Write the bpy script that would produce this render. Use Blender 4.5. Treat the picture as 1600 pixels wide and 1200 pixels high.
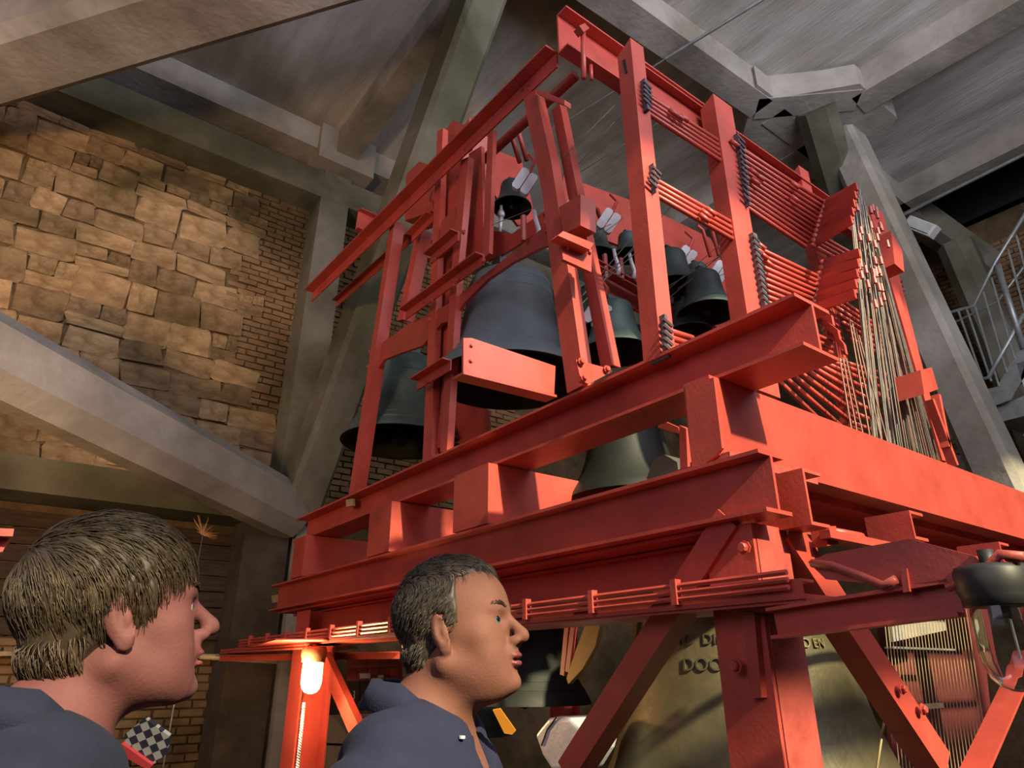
import bpy, bmesh, math, random
import numpy as np
from mathutils import Vector, Matrix, Euler
random.seed(7); rng = np.random.default_rng(7)
for o in list(bpy.data.objects): bpy.data.objects.remove(o)
S = bpy.context.scene; COL = S.collection
# ---------------------------------------------------------------- camera
FPX, PITCH, ROLL, YAW = 1070., 22.9, -.17, 53.
a, p, r = [math.radians(v) for v in (YAW, PITCH, ROLL)]
F = Vector((math.cos(a)*math.cos(p), math.sin(a)*math.cos(p), math.sin(p)))
R0 = Vector((math.sin(a), -math.cos(a), 0)); U0 = R0.cross(F)
R = R0*math.cos(r)+U0*math.sin(r); U = -R0*math.sin(r)+U0*math.cos(r)
CAM = Vector((0, 0, 1.6))
cd = bpy.data.cameras.new('camera'); cam = bpy.data.objects.new('camera', cd); COL.objects.link(cam)
cd.sensor_width = 36; cd.lens = 36*FPX/1600; cd.clip_start = .05
cam.matrix_world = Matrix((( R.x, U.x, -F.x, CAM.x), (R.y, U.y, -F.y, CAM.y), (R.z, U.z, -F.z, CAM.z), (0, 0, 0, 1)))
S.camera = cam
# ---------------------------------------------------------------- light, world, exposure
S.view_settings.view_transform = 'Standard'; S.view_settings.look = 'None'
S.view_settings.gamma = 1; S.view_settings.use_curve_mapping = False
S.view_settings.exposure = 0.0
w = bpy.data.worlds.new('world'); S.world = w; w.use_nodes = True
w.node_tree.nodes['Background'].inputs[0].default_value = (.62, .70, 1, 1)
w.node_tree.nodes['Background'].inputs[1].default_value = .5
def area(name, loc, target, sx, sy, power, col, spread=180):
    l = bpy.data.lights.new(name, 'AREA'); l.shape = 'RECTANGLE'; l.size = sx; l.size_y = sy
    l.energy = power; l.color = col; l.spread = math.radians(spread)
    o = bpy.data.objects.new(name, l); COL.objects.link(o); o.location = loc
    o.rotation_euler = (Vector(target)-Vector(loc)).to_track_quat('-Z', 'Y').to_euler()
    return o
SUNDIR = Vector((.09, 1, -.62))
sl = bpy.data.lights.new('sun', 'SUN'); sl.energy = 9; sl.color = (1, .86, .52); sl.angle = math.radians(1.6)
so = bpy.data.objects.new('sun', sl); COL.objects.link(so)
so.rotation_euler = SUNDIR.to_track_quat('-Z', 'Y').to_euler()
area('daylight_side_opening', (3.2, -3.0, 6.6), (4, 3, 8.2), 7, 2.6, 600, (.94, .92, 1))
area('rear_fill', (-4.6, 0.5, 4.2), (3, 3.5, 4.5), 4.5, 3, 84, (.90, .72, .84))  # unseen area light added to brighten the camera-side faces of the frame
area('warm_wall_fill', (-3.6, 1.2, 2.4), (.4, 8.5, 5.6), .8, .6, 80, (1, .60, .26), 85)  # unseen warm area light added to turn the left wall and strut amber

# ---------------------------------------------------------------- helpers
def P(x, y, ax, val):
    "point where the sight line of photo pixel (x, y) meets the real plane ax = val"
    d = F*FPX + R*(x-800) + U*(600-y); i = 'xyz'.index(ax)
    return CAM + d*((val-CAM[i])/d[i])
def V(*q): return Vector(q)
_mats = {}
def mat(name, col, rough=.6, metal=0, var=.15, scale=6, bump=.0, bscale=40, col2=None, objvar=0, emit=None, spec=.5, stretch=None):
    if name in _mats: return _mats[name]
    m = bpy.data.materials.new(name); m.use_nodes = True; nt = m.node_tree; N = nt.nodes; L = nt.links
    b = N['Principled BSDF']; b.inputs['Roughness'].default_value = rough; b.inputs['Metallic'].default_value = metal
    b.inputs['Specular IOR Level'].default_value = spec
    tc = N.new('ShaderNodeTexCoord'); src = tc.outputs['Object']
    if stretch:
        mp = N.new('ShaderNodeMapping'); mp.inputs['Scale'].default_value = stretch; L.new(src, mp.inputs[0]); src = mp.outputs[0]
    nz = N.new('ShaderNodeTexNoise'); nz.inputs['Scale'].default_value = scale; nz.inputs['Detail'].default_value = 6; nz.inputs['Roughness'].default_value = .62
    L.new(src, nz.inputs['Vector'])
    cr = N.new('ShaderNodeValToRGB'); cr.color_ramp.elements[0].position = .32; cr.color_ramp.elements[1].position = .68
    c2 = col2 or tuple(min(1, c*(1+var)) for c in col); c1 = tuple(c*(1-var) for c in col) if not col2 else col
    cr.color_ramp.elements[0].color = (*c1, 1); cr.color_ramp.elements[1].color = (*c2, 1)
    L.new(nz.outputs[0], cr.inputs[0]); out = cr.outputs[0]
    if objvar:
        oi = N.new('ShaderNodeObjectInfo'); hs = N.new('ShaderNodeHueSaturation')
        mr = N.new('ShaderNodeMapRange'); mr.inputs[3].default_value = 1-objvar; mr.inputs[4].default_value = 1+objvar
        L.new(oi.outputs['Random'], mr.inputs[0]); L.new(mr.outputs[0], hs.inputs['Value']); L.new(out, hs.inputs['Color']); out = hs.outputs[0]
    L.new(out, b.inputs['Base Color'])
    if bump:
        n2 = N.new('ShaderNodeTexNoise'); n2.inputs['Scale'].default_value = bscale; n2.inputs['Detail'].default_value = 5
        L.new(src, n2.inputs['Vector'])
        bp = N.new('ShaderNodeBump'); bp.inputs['Strength'].default_value = bump; bp.inputs['Distance'].default_value = .02
        L.new(n2.outputs[0], bp.inputs['Height']); L.new(bp.outputs[0], b.inputs['Normal'])
    if emit:
        b.inputs['Emission Color'].default_value = (*emit[:3], 1); b.inputs['Emission Strength'].default_value = emit[3]
    _mats[name] = m; return m
RED = mat('red_paint', (.43, .063, .045), .42, 0, .20, 3.5, .05, 70, objvar=.12)
REDK = mat('red_paint_worn', (.30, .05, .04), .5, 0, .35, 9, .10, 60, col2=(.46, .09, .07))
CONC = mat('concrete', (.25, .235, .205), .9, 0, .3, 1.3, .35, 14, col2=(.48, .45, .41))
CONCG = mat('concrete_dark', (.12, .115, .085), .92, 0, .3, 1.1, .35, 12, col2=(.26, .25, .20))  # darker, slightly greener concrete than the plain one
BOARD = mat('concrete_boards', (.36, .34, .31), .9, 0, .3, .9, .5, 9, col2=(.66, .64, .61), stretch=(3.0, .45, 1))
STONE = mat('stone', (.22, .13, .055), .95, 0, .3, 2.2, 1.0, 14, col2=(.50, .34, .18), objvar=.42)
BRICK = mat('brick', (.24, .13, .065), .95, 0, .4, 6, .5, 30, col2=(.34, .21, .11))
MORT = mat('mortar', (.17, .11, .055), 1, 0, .3, 5, .6, 30)
GREY = mat('galvanised_steel', (.35, .38, .38), .45, .6, .2, 8, .1)
BRONZE = mat('bronze_dark', (.035, .055, .055), .5, .35, .3, 4, .1, 30, col2=(.065, .095, .095))
BRONZE2 = mat('bronze_green', (.055, .085, .08), .5, .3, .35, 4, .1, 30, col2=(.10, .15, .14))
BRONZEY = mat('bronze_bare', (.075, .066, .036), .5, .45, .4, 2.2, .15, 24, col2=(.18, .15, .08))
INNER = mat('bell_inside', (.012, .013, .01), .9, 0)
SILV = mat('cast_aluminium', (.72, .75, .80), .45, .3, .12, 10, .1)
WIRE = mat('wire_steel', (.13, .12, .11), .6, .3, .3, 30)
WIREB = mat('wire_bronze', (.17, .09, .06), .6, .2, .2, 30)
CREAM = mat('cream_wood', (.40, .31, .16), .6, 0, .2, 12)
BLACK = mat('plain_black', (.02, .022, .024), .5, 0, .2, 8)
DARKB = mat('dark_box_metal', (.07, .055, .04), .5, .3, .2, 8)
WHITE = mat('white_paint', (.8, .8, .78), .5, 0, .05, 8)
RUST = mat('rust_dark', (.10, .04, .03), .7, 0, .3, 12)
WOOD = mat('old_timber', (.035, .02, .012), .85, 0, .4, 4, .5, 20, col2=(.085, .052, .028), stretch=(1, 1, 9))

def wloc(o):
    v = Vector((0, 0, 0))
    while o: v = v+o.location; o = o.parent
    return v
def stain(m, lo=(.30,.33,.22), sc=.55):
    nt = m.node_tree; N = nt.nodes; L = nt.links; b = N['Principled BSDF']; l = b.inputs['Base Color'].links[0]; src = l.from_socket
    g = N.new('ShaderNodeNewGeometry'); nz = N.new('ShaderNodeTexNoise'); nz.inputs['Scale'].default_value = sc; nz.inputs['Detail'].default_value = 5; nz.inputs['Distortion'].default_value = .6
    L.new(g.outputs['Position'], nz.inputs['Vector']); cr = N.new('ShaderNodeValToRGB'); cr.color_ramp.elements[0].position = .40; cr.color_ramp.elements[1].position = .60
    cr.color_ramp.elements[0].color = (*lo, 1); cr.color_ramp.elements[1].color = (1, 1, 1, 1); L.new(nz.outputs[0], cr.inputs[0])
    mx = N.new('ShaderNodeMix'); mx.data_type = 'RGBA'; mx.blend_type = 'MULTIPLY'; mx.inputs[0].default_value = 1
    L.new(src, mx.inputs[6]); L.new(cr.outputs[0], mx.inputs[7]); L.new(mx.outputs[2], b.inputs['Base Color'])
stain(STONE); stain(BRICK); stain(MORT); stain(CONCG, (.5,.52,.40), .7); stain(BOARD, (.55,.53,.46), .35); stain(CONC, (.62,.60,.55), .5)
class MB:
    def __init__(s): s.v = []; s.f = []
    def add(s, vs, fs):
        n = len(s.v); s.v += [tuple(q) for q in vs]; s.f += [tuple(i+n for i in f) for f in fs]; return s
    def box(s, lo, hi):
        x0, y0, z0 = [min(lo[i], hi[i]) for i in range(3)]; x1, y1, z1 = [max(lo[i], hi[i]) for i in range(3)]
        return s.add([(x0,y0,z0),(x1,y0,z0),(x1,y1,z0),(x0,y1,z0),(x0,y0,z1),(x1,y0,z1),(x1,y1,z1),(x0,y1,z1)],
                     [(0,3,2,1),(4,5,6,7),(0,1,5,4),(1,2,6,5),(2,3,7,6),(3,0,4,7)])
    def cell(s, c, R3, h):  # oriented box
        vs = [c + R3[0]*(sx*h[0]) + R3[1]*(sy*h[1]) + R3[2]*(sz*h[2]) for sz in (-1,1) for sx, sy in ((-1,-1),(1,-1),(1,1),(-1,1))]
        return s.add(vs, [(0,3,2,1),(4,5,6,7),(0,1,5,4),(1,2,6,5),(2,3,7,6),(3,0,4,7)])
    def prism(s, prof, A, B, side, up):
        n = len(prof); vs = [A+side*q[0]+up*q[1] for q in prof]+[B+side*q[0]+up*q[1] for q in prof]
        fs = [(i, (i+1) % n, n+(i+1) % n, n+i) for i in range(n)]+[tuple(range(n))[::-1], tuple(range(n, 2*n))]
        return s.add(vs, fs)
    def poly(s, pts, off):
        n = len(pts); pts = [Vector(q) for q in pts]; vs = pts+[q+off for q in pts]
        return s.add(vs, [(i, (i+1) % n, n+(i+1) % n, n+i) for i in range(n)]+[tuple(range(n))[::-1], tuple(range(n, 2*n))])
    def tube(s, pts, r, n=8, r1=None):
        pts = [Vector(q) for q in pts]; m = len(pts); vs = []; up = None
        for i, q in enumerate(pts):
            d = (pts[min(i+1, m-1)]-pts[max(i-1, 0)]).normalized()
            if up is None: up = Vector((0, 0, 1)) if abs(d.z) < .9 else Vector((1, 0, 0))
            sd = d.cross(up).normalized(); up = sd.cross(d).normalized()
            rr = r if r1 is None else r+(r1-r)*i/(m-1)
            vs += [q+sd*math.cos(2*math.pi*k/n)*rr+up*math.sin(2*math.pi*k/n)*rr for k in range(n)]
        fs = [(i*n+k, i*n+(k+1) % n, (i+1)*n+(k+1) % n, (i+1)*n+k) for i in range(m-1) for k in range(n)]
        fs += [tuple(range(n))[::-1], tuple(range((m-1)*n, m*n))]
        return s.add(vs, fs)
    def lathe(s, prof, c, n=48, axis=None):
        c = Vector(c); vs = []
        for (rr, z) in prof: vs += [c+Vector((rr*math.cos(2*math.pi*k/n), rr*math.sin(2*math.pi*k/n), z)) for k in range(n)]
        return s.add(vs, [(i*n+k, i*n+(k+1) % n, (i+1)*n+(k+1) % n, (i+1)*n+k) for i in range(len(prof)-1) for k in range(n)])
    def build(s, name, m, parent=None, smooth=False, label=None, loc=None, fix=True):
        me = bpy.data.meshes.new(name); me.from_pydata(s.v, [], s.f)
        if fix:
            bm = bmesh.new(); bm.from_mesh(me); bmesh.ops.recalc_face_normals(bm, faces=bm.faces); bm.to_mesh(me); bm.free()
        me.materials.append(m)
        if smooth: me.shade_smooth()
        o = bpy.data.objects.new(name, me); COL.objects.link(o)
        if parent: o.parent = parent; o.location = -wloc(parent)
        if label: o['label'] = label
        return o
def tag(o, label=None, cat=None, group=None, kind=None):
    if label: o['label'] = label
    if cat: o['category'] = cat
    if group: o['group'] = group
    if kind: o['kind'] = kind
    return o
def thing(name, loc, label, cat, group=None):
    o = bpy.data.objects.new(name, None); COL.objects.link(o); o.location = loc; o.empty_display_size = .1
    return tag(o, label, cat, group)
def struct(name, mb, m, **k):
    o = mb.build(name, m, **k); o['kind'] = 'structure'; return o
def I(w, h, t=.012):
    a, b = w/2, h/2; q = t/2
    return [(-a,-b),(a,-b),(a,-b+t),(q,-b+t),(q,b-t),(a,b-t),(a,b),(-a,b),(-a,b-t),(-q,b-t),(-q,-b+t),(-a,-b+t)]
def Cp(w, h, t=.01, sgn=1):  # web at s=0, flanges to sgn*w
    q = [(0,-h/2),(w,-h/2),(w,-h/2+t),(t,-h/2+t),(t,h/2-t),(w,h/2-t),(w,h/2),(0,h/2)]
    return [(sgn*x, y) for x, y in q]
def Lp(w, h, t=.01, sx=1, sy=1): # corner at origin
    return [(sx*x, sy*y) for x, y in [(0,0),(w,0),(w,t),(t,t),(t,h),(0,h)]]
def Bx(w, h): return [(-w/2,-h/2),(w/2,-h/2),(w/2,h/2),(-w/2,h/2)]
X, Y, Z = Vector((1,0,0)), Vector((0,1,0)), Vector((0,0,1))
def beam(name, A, B, prof, parent=None, side=None, up=None, m=None, label=None):
    A, B = Vector(A), Vector(B); d = (B-A).normalized()
    if side is None: side = d.cross(Z) if abs(d.z) < .9 else X
    side = (side-d*side.dot(d)).normalized()
    up2 = d.cross(side).normalized()
    if up is not None and up2.dot(up) < 0: up2 = -up2
    elif up is None and up2.z < 0: up2 = -up2
    return MB().prism(prof, A, B, side, up2).build(name, m or RED, parent, label=label)
def plate(name, px, ax, val, depth, parent=None, m=None, label=None):
    off = {'x': X, 'y': Y, 'z': Z}[ax]*depth
    return MB().poly([P(x, y, ax, val) for x, y in px], off).build(name, m or RED, parent, label=label)
BOLT = MB().lathe([(0,.014),(.012,.014),(.0145,.011),(.0145,0),(.021,0),(.021,-.004),(0,-.004)], (0,0,0), 8).build('bolt_source', RED)
BOLTM = BOLT.data; bpy.data.objects.remove(BOLT)
def bolt(pos, nrm, parent, s=1.):
    o = bpy.data.objects.new('bolt', BOLTM); COL.objects.link(o); o.parent = parent
    o.location = Vector(pos)-wloc(parent); o.rotation_euler = Vector(nrm).to_track_quat('Z', 'Y').to_euler(); o.scale = (s, s, s)
def bolts(px, ax, val, parent, s=1.):
    n = {'x': -X, 'y': -Y, 'z': -Z}[ax]
    for x, y in px: bolt(P(x, y, ax, val)+n*.003, n, parent, s)

#@@ROOM
# ================================================================ ROOM
ZC, YW, XW = 8.6, 8.5, 12.6
fl = struct('floor', MB().box((-5.2, -3.4, -.2), (XW+.2, YW+.5, 0)), mat('floor_dark', (.06,.055,.05), .9))
c = MB().box((-5.2, -3.4, 9.0), (10.75, YW+.5, 9.3)).box((10.75, 4.0, 9.0), (XW+.2, YW+.5, 9.3)).box((10.75, -3.4, 9.0), (XW+.2, 1.2, 9.3))
ce = struct('ceiling', c, BOARD)
# ribs under the slab, each a part of the ceiling
def rib(A, B, wd, h=.42, m=CONC, name='ceiling_rib'):
    A, B = V(*A, ZC+h/2), V(*B, ZC+h/2); return beam(name, A, B, Bx(wd, h), ce, m=m)
rib((2.86, -3.2), (2.86, YW), .32); rib((2.86, 3.75), (6.95, 3.62), .36)
rib((6.9, 3.66), (7.85, 2.75), .36); rib((7.95, 2.8), (8.35, -3.2), .40)
rib((-5, 8.15), (XW, 8.15), .5); rib((8.3, 3.3), (8.3, YW), .5); rib((7.2, 3.6), (XW, 3.6), .35); rib((10.7, -3.2), (10.7, 4.0), .3)
MB().poly([V(x, y, 8.612) for x, y in ((6.55,3.40),(6.95,3.40),(7.6,2.6),(8.6,2.6),(9.0,3.2),(8.8,4.1),(7.2,4.1))], Z*.34).box((2.45, 7.8, 8.4), (3.3, 8.5, 9.0)).build('rib_hub', CONC, ce)
MB().box((10.75, 1.2, 9.3), (XW+.2, 1.25, 10.6)).box((10.75, 3.95, 9.3), (XW+.2, 4.0, 10.6)).box((10.75, 1.2, 9.3), (10.8, 4.0, 10.6)).box((XW, 1.2, 8.9), (XW+.2, 4.0, 10.6)).box((10.75, 1.2, 10.6), (XW+.2, 4.0, 10.7)).build('roof_hatch_shaft', BLACK, ce)  # closed box over the opening, its darkness put into the black colour
for q in ((MB().tube([P(700, 290, 'z', 8.97), P(1085, 62, 'z', 8.97), P(1200, -8, 'z', 8.97)], .016, 6), 1), (MB().tube([P(1083, 372, 'z', 8.58), P(1245, 262, 'z', 8.58)], .012, 6), 2)):
    pass
MB().tube([P(1040, 92, 'z', 8.5), P(1210, -12, 'z', 8.5)], .022, 6).tube([P(860, 205, 'z', 8.5), P(1040, 92, 'z', 8.5)], .012, 6).build('conduit', GREY, ce, label='thin grey conduit pipe under the ceiling')
MB().tube([P(1385, 348, 'z', 8.55), P(1610, 236, 'z', 8.55)], .03, 6).build('conduit', GREY, ce, label='grey conduit pipe along the roof opening')
# back wall (+x), behind the stair
wb = struct('wall_back', MB().box((XW, -3.4, 0), (XW+.3, YW+.5, 9.0)), MORT)
def brickfield(parent, origin, du, dn, nu, nv, bw, bh, gap, th, m, skip=None):
    mb = MB(); cw, ch = bw+gap, bh+gap
    for j in range(nv):
        for i in range(nu):
            u0 = i*cw+(cw/2 if j % 2 else 0)+random.uniform(-.006, .006); z0 = j*ch
            if skip and skip(u0, z0): continue
            t = th*random.uniform(.5, 1.3); cc = origin+du*(u0+bw/2)+Z*(z0+bh/2)+dn*(t/2)
            mb.cell(cc, (du, dn, Z), (bw/2*random.uniform(.93, 1), t/2, bh/2*random.uniform(.85, 1)))
    o = mb.build('brickwork', m, parent, fix=False); o['kind'] = 'stuff'; return o
brickfield(wb, V(XW, -.2, 3.2), Y, -X, 17, 62, .25, .07, .014, .03, BRICK)
# left wall (+y): stones, bricks, concrete ring beams
wl = struct('wall_left', MB().box((-5.2, YW+.02, 0), (XW+.2, YW+.5, 9.0)), MORT)
# unseen side wall, its window openings sized to steer the sun, and rear wall
ws = MB().box((-5.2, -3.6, 0), (XW+.2, -3.3, 4.0)).box((-5.2, -3.6, 7.3), (XW+.2, -3.3, 9.0)).box((-5.2, -3.6, 4.0), (-.6, -3.3, 7.3)).box((8.3, -3.6, 4.0), (XW+.2, -3.3, 7.3))
for xx in (.75, 5.6): ws.box((xx, -3.6, 4.0), (xx+.12, -3.3, 7.3))
ws.box((-.6, -3.6, 4.62), (8.3, -3.3, 4.78))
struct('wall_right', ws, CONC)
wr = MB().box((-5.5, -3.6, 0), (-5.2, YW+.5, 2.4)).box((-5.5, -3.6, 6.4), (-5.2, YW+.5, 9.0)).box((-5.5, 4.5, 2.4), (-5.2, YW+.5, 6.4)).box((-5.5, -3.6, 2.4), (-5.2, -2.4, 6.4))
struct('wall_rear', wr, CONC)

# rubble stones: irregular courses, each stone a part of the wall
def stone_mesh(k):
    bm = bmesh.new(); bmesh.ops.create_cube(bm, size=1)
    bmesh.ops.bevel(bm, geom=list(bm.edges), offset=.07, segments=1, affect='EDGES')
    rr = random.Random(k)
    for v in bm.verts:
        v.co.x += rr.uniform(-.09, .06); v.co.z += rr.uniform(-.12, .08)
        if v.co.y < 0: v.co.y += rr.uniform(-.16, .16)
    me = bpy.data.meshes.new('stone'); bm.to_mesh(me); bm.free(); me.materials.append(STONE); return me
SM = [stone_mesh(k) for k in range(14)]
def stone(x0, x1, z0, z1, yy=YW, dep=None):
    o = bpy.data.objects.new('stone', random.choice(SM)); COL.objects.link(o); o.parent = wl
    d = dep or random.uniform(.03, .085)
    o.location = ((x0+x1)/2, yy, (z0+z1)/2); o.scale = ((x1-x0)*.97, d, (z1-z0)*.96); o.rotation_euler = (0, random.uniform(-.09, .09), 0)
z = 3.55; ns = 0
while z < 7.85:
    h = random.uniform(.24, .42); h = min(h, 7.92-z); x = -3.1+random.uniform(-.3, 0)
    xe = 1.75+random.uniform(-.25, .25) if z > 5.0 else 2.15+random.uniform(-.3, .2)
    while x < xe and ns < 290:
        wd = random.uniform(.28, .62)
        if random.random() < .22 and h > .3:
            hh = h*random.uniform(.42, .58); stone(x, x+wd, z, z+hh); stone(x, x+wd*.55, z+hh, z+h); stone(x+wd*.55, x+wd, z+hh, z+h); ns += 3
        else: stone(x, x+wd, z, z+h); ns += 1
        x += wd
    z += h
for (x0, x1, z0, z1) in [(.2,.75,2.75,3.1),(-.5,.15,2.7,3.1),(.8,1.5,2.8,3.1),(1.95,2.5,2.5,2.68),(1.9,2.5,2.75,2.95),(-1.2,-.55,2.75,3.1),(1.3,1.8,2.5,2.75),(.1,.8,2.35,2.7)]: stone(x0, x1, z0, z1, YW+.02)
brickfield(wl, V(1.7, YW+.02, 5.0), X, -Y, 4, 35, .24, .07, .014, .04, BRICK)
brickfield(wl, V(1.95, YW+.02, 3.6), X, -Y, 3, 17, .24, .07, .014, .04, BRICK)
brickfield(wl, V(2.9, YW+.02, 3.4), X, -Y, 14, 54, .24, .07, .014, .05, BRICK)
brickfield(wl, V(.6, YW+.02, .6), X, -Y, 8, 14, .24, .07, .014, .05, BRICK)
brickfield(wl, V(-1.2, YW+.02, .6), X, -Y, 7, 26, .24, .07, .014, .05, BRICK)
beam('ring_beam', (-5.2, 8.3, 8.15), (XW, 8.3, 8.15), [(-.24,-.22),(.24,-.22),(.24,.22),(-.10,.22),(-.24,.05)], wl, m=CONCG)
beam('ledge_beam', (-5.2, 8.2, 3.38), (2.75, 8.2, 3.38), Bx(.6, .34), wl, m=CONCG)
MB().box((-1.6, 8.25, 1.76), (2.86, 8.5, 1.80)).build('ledge_board', CREAM, wl)
# timber lining of the dark recess under the ledge beam
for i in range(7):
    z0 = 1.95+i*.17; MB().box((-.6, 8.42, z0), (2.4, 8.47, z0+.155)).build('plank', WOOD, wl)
# pillar at the foot of the struts and corner pier
beam('pier', (2.50, 8.2, 0), (2.50, 8.2, 3.4), Bx(.5, .5), wl, side=X, m=mat('concrete_dark_brown', (.04,.03,.02), .95, 0, .4, 3, .4, 14, col2=(.09,.07,.05)))  # first pier in very dark brown concrete
beam('pier', (2.96, 8.1, 0), (2.96, 8.1, 3.3), Bx(.3, .4), wl, side=X, m=CONC)
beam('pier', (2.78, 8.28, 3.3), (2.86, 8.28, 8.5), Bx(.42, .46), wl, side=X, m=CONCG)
# leaning concrete struts
def strut(A, B, w, h, label, chamf=.25, m=CONC, side=None, par=None):
    cx = min(w, h)*chamf; a, b = w/2, h/2
    pr = [(-a+cx,-b),(a-cx,-b),(a,-b+cx),(a,b-cx),(a-cx,b),(-a+cx,b),(-a,b-cx),(-a,-b+cx)]
    o = beam('concrete_strut', A, B, pr, par or ce, side=side, m=m); return tag(o, label)
strut(P(-40, 590, 'y', 6.0)+V(-1.0, -.6, .35), P(455, 800, 'y', 7.95), .5, .62, 'thick concrete strut rising leftwards from the pier, sunlit on its upper face', .3)
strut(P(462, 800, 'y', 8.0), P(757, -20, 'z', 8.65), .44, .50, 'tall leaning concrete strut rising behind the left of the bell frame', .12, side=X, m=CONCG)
A = P(540, -75, 'z', 7.5); B = P(0, 98, 'z', 7.0)
strut(B+(B-A)*.5+V(0, 0, .12), A+(A-B)*.45, .75, .55, 'wide pale concrete beam crossing the top left corner overhead', .2, m=CONC)
A = P(1372, 330, 'x', 8.4); B = P(1578, 780, 'x', 8.4)
strut(A+(A-B)*.42, B+(B-A)*.3, .42, .50, 'leaning concrete strut descending to the right behind the galvanised stair side', .15, side=Y)
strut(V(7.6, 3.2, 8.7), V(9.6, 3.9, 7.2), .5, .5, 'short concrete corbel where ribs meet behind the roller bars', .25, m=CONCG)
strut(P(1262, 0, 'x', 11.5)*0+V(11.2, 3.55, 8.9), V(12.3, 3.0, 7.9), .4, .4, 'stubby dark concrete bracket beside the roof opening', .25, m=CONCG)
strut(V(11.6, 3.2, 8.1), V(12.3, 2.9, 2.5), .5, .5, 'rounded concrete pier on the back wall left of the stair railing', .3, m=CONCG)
#@@FRAME
# ================================================================ BELL FRAME
fr = thing('bell_tower_framework', (2.6, 3.4, 0), 'large red painted steel frame carrying all the bells, roller bars and girders', 'frame')
FX = 2.10
# main girders along y
beam('girder', (2.215, 1.10, 2.755), (2.215, 5.95, 2.755), I(.23, .21, .014), fr)
beam('girder', (2.10, 1.29, 2.20), (2.10, 6.15, 2.20), I(.15, .215, .014), fr)
MB().box((2.10, 1.5, 2.075), (2.36, 6.1, 2.09)).build('base_plate', RED, fr)
beam('girder', (2.28, 1.62, 1.99), (2.28, 6.1, 1.99), I(.10, .16, .012), fr)
for yy in (1.9, 3.2, 4.5): beam('girder', (4.4, yy+1.2, 2.2), (4.4, yy+2.3, 2.2), I(.2, .22), fr)
# cross girders along x (closed front faces, sunlit long webs)
def xgird(y0, y1, x1, zb=2.32, zt=2.645, x0=2.04):
    MB().box((x0, y0, zb), (x1, y1, zt)).build('cross_girder', RED, fr)
xgird(1.46, 1.585, 6.2, 2.33, 2.648); xgird(2.92, 3.26, 5.2); xgird(4.02, 4.34, 5.2); xgird(5.5, 5.75, 5.2)
MB().box((2.12, 1.585, 2.30), (6.2, 1.75, 2.345)).build('bottom_flange', RED, fr)
MB().box((2.05, 1.42, 2.30), (2.62, 1.60, 2.335)).build('weld_plate', REDK, fr)
# gusset between the big web and girder seat
MB().poly([P(1070,600,'x',2.03), P(1115,590,'x',2.03), P(1128,700,'x',2.03), P(1118,712,'x',2.03), P(1082,738,'x',2.03)], X*.014).build('end_plate', RED, fr)
MB().poly([P(1165,610,'y',1.455), P(1190,606,'y',1.455), P(1170,600,'y',1.455)], Y*.01)
# joist channels under the big web
for (pa, pb) in (((1253, 731), (1262, 818)), ((1420, 797), (1432, 842)), ((1560, 846), (1568, 880))):
    qa, qb = P(*pa, 'y', 1.27), P(*pb, 'y', 1.27); zc_ = (qa.z+qb.z)/2; hh_ = max(.10, qa.z-qb.z)
    beam('joist', (qa.x, 1.27, zc_), (qa.x, 1.46 if pa[0] > 1300 else 1.9, zc_), Cp(.12, hh_, .012, 1), fr, side=X)
MB().box((2.40, 1.29, 2.045), (6.0, 1.33, 2.075)).build('angle_rail', RED, fr)
beam('joist', (2.5, 1.75, 2.24), (6.0, 1.75, 2.24), Cp(.08, .14, .012, 1), fr, m=REDK)
# column legs
def hcol(x0, y0, w, z1, lab=None):
    return beam('column', (x0+w/2, y0+w/2, 0), (x0+w/2, y0+w/2, z1), I(w, w, .016), fr, side=Y, label=lab)
hcol(2.09, 1.40, .2, 2.08); MB().box((2.11, 1.398, 0), (2.30, 1.42, 2.08)).build('column_web', REDK, fr)
hcol(2.06, 5.32, .24, 2.05); hcol(5.2, 1.40, .2, 2.3); hcol(4.6, 5.32, .2, 2.05)
plate('slot_bracket', [(1160,955),(1178,955),(1190,1090),(1172,1092)], 'x', 2.06, .05, fr, RED)
beam('column_bracket', P(1020, 948, 'x', 2.06), P(1240, 960, 'x', 2.06), Lp(.07, .07, .01, -1, 1), fr)
# braces
def lbrace(A, B, side, w=.09, name='brace'): return beam(name, A, B, Lp(w, w, .012, 1, 1), fr, side=side)
beam('brace', P(1150, 822, 'x', 2.07), P(890, 1225, 'x', 2.07), Lp(.10, .10, .012, -1, 1), fr, side=-X, up=Y)
beam('brace', P(1232, 842, 'y', 1.38), P(1478, 1215, 'y', 1.38), Lp(.10, .11, .012, -1, 1), fr, side=-Y, up=X)
beam('brace', P(1588, 1020, 'y', 1.38), P(1492, 1215, 'y', 1.38), Lp(.10, .10, .012, -1, 1), fr, side=Y, up=X)
beam('brace', P(508, 1030, 'x', 2.2), P(572, 1170, 'x', 2.2), Bx(.05, .12), fr, side=X)
bolts([(1163,856),(1150,1040)], 'x', 2.05, fr, 1.2)
bolts([(1409,1076),(1441,1108)], 'y', 1.36, fr)
# platform rail: plate, angle, and cable conduits
MB().box((1.95, 1.16, 1.80), (2.30, 6.7, 1.815)).build('platform_edge', RED, fr)
beam('rail', (1.96, 1.17, 1.86), (1.96, 6.6, 1.86), Lp(.07, .07, .008, 1, -1), fr)
for dz in (0, .022, .044): MB().tube([(1.94, 1.2, 1.835+dz), (1.94, 6.55, 1.825+dz)], .009, 6).build('conduit', RED, fr)
for k in range(12): MB().box((1.925, 1.62+k*.42, 1.815), (1.955, 1.645+k*.42, 1.90)).build('cable_clip', RED, fr)
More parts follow.
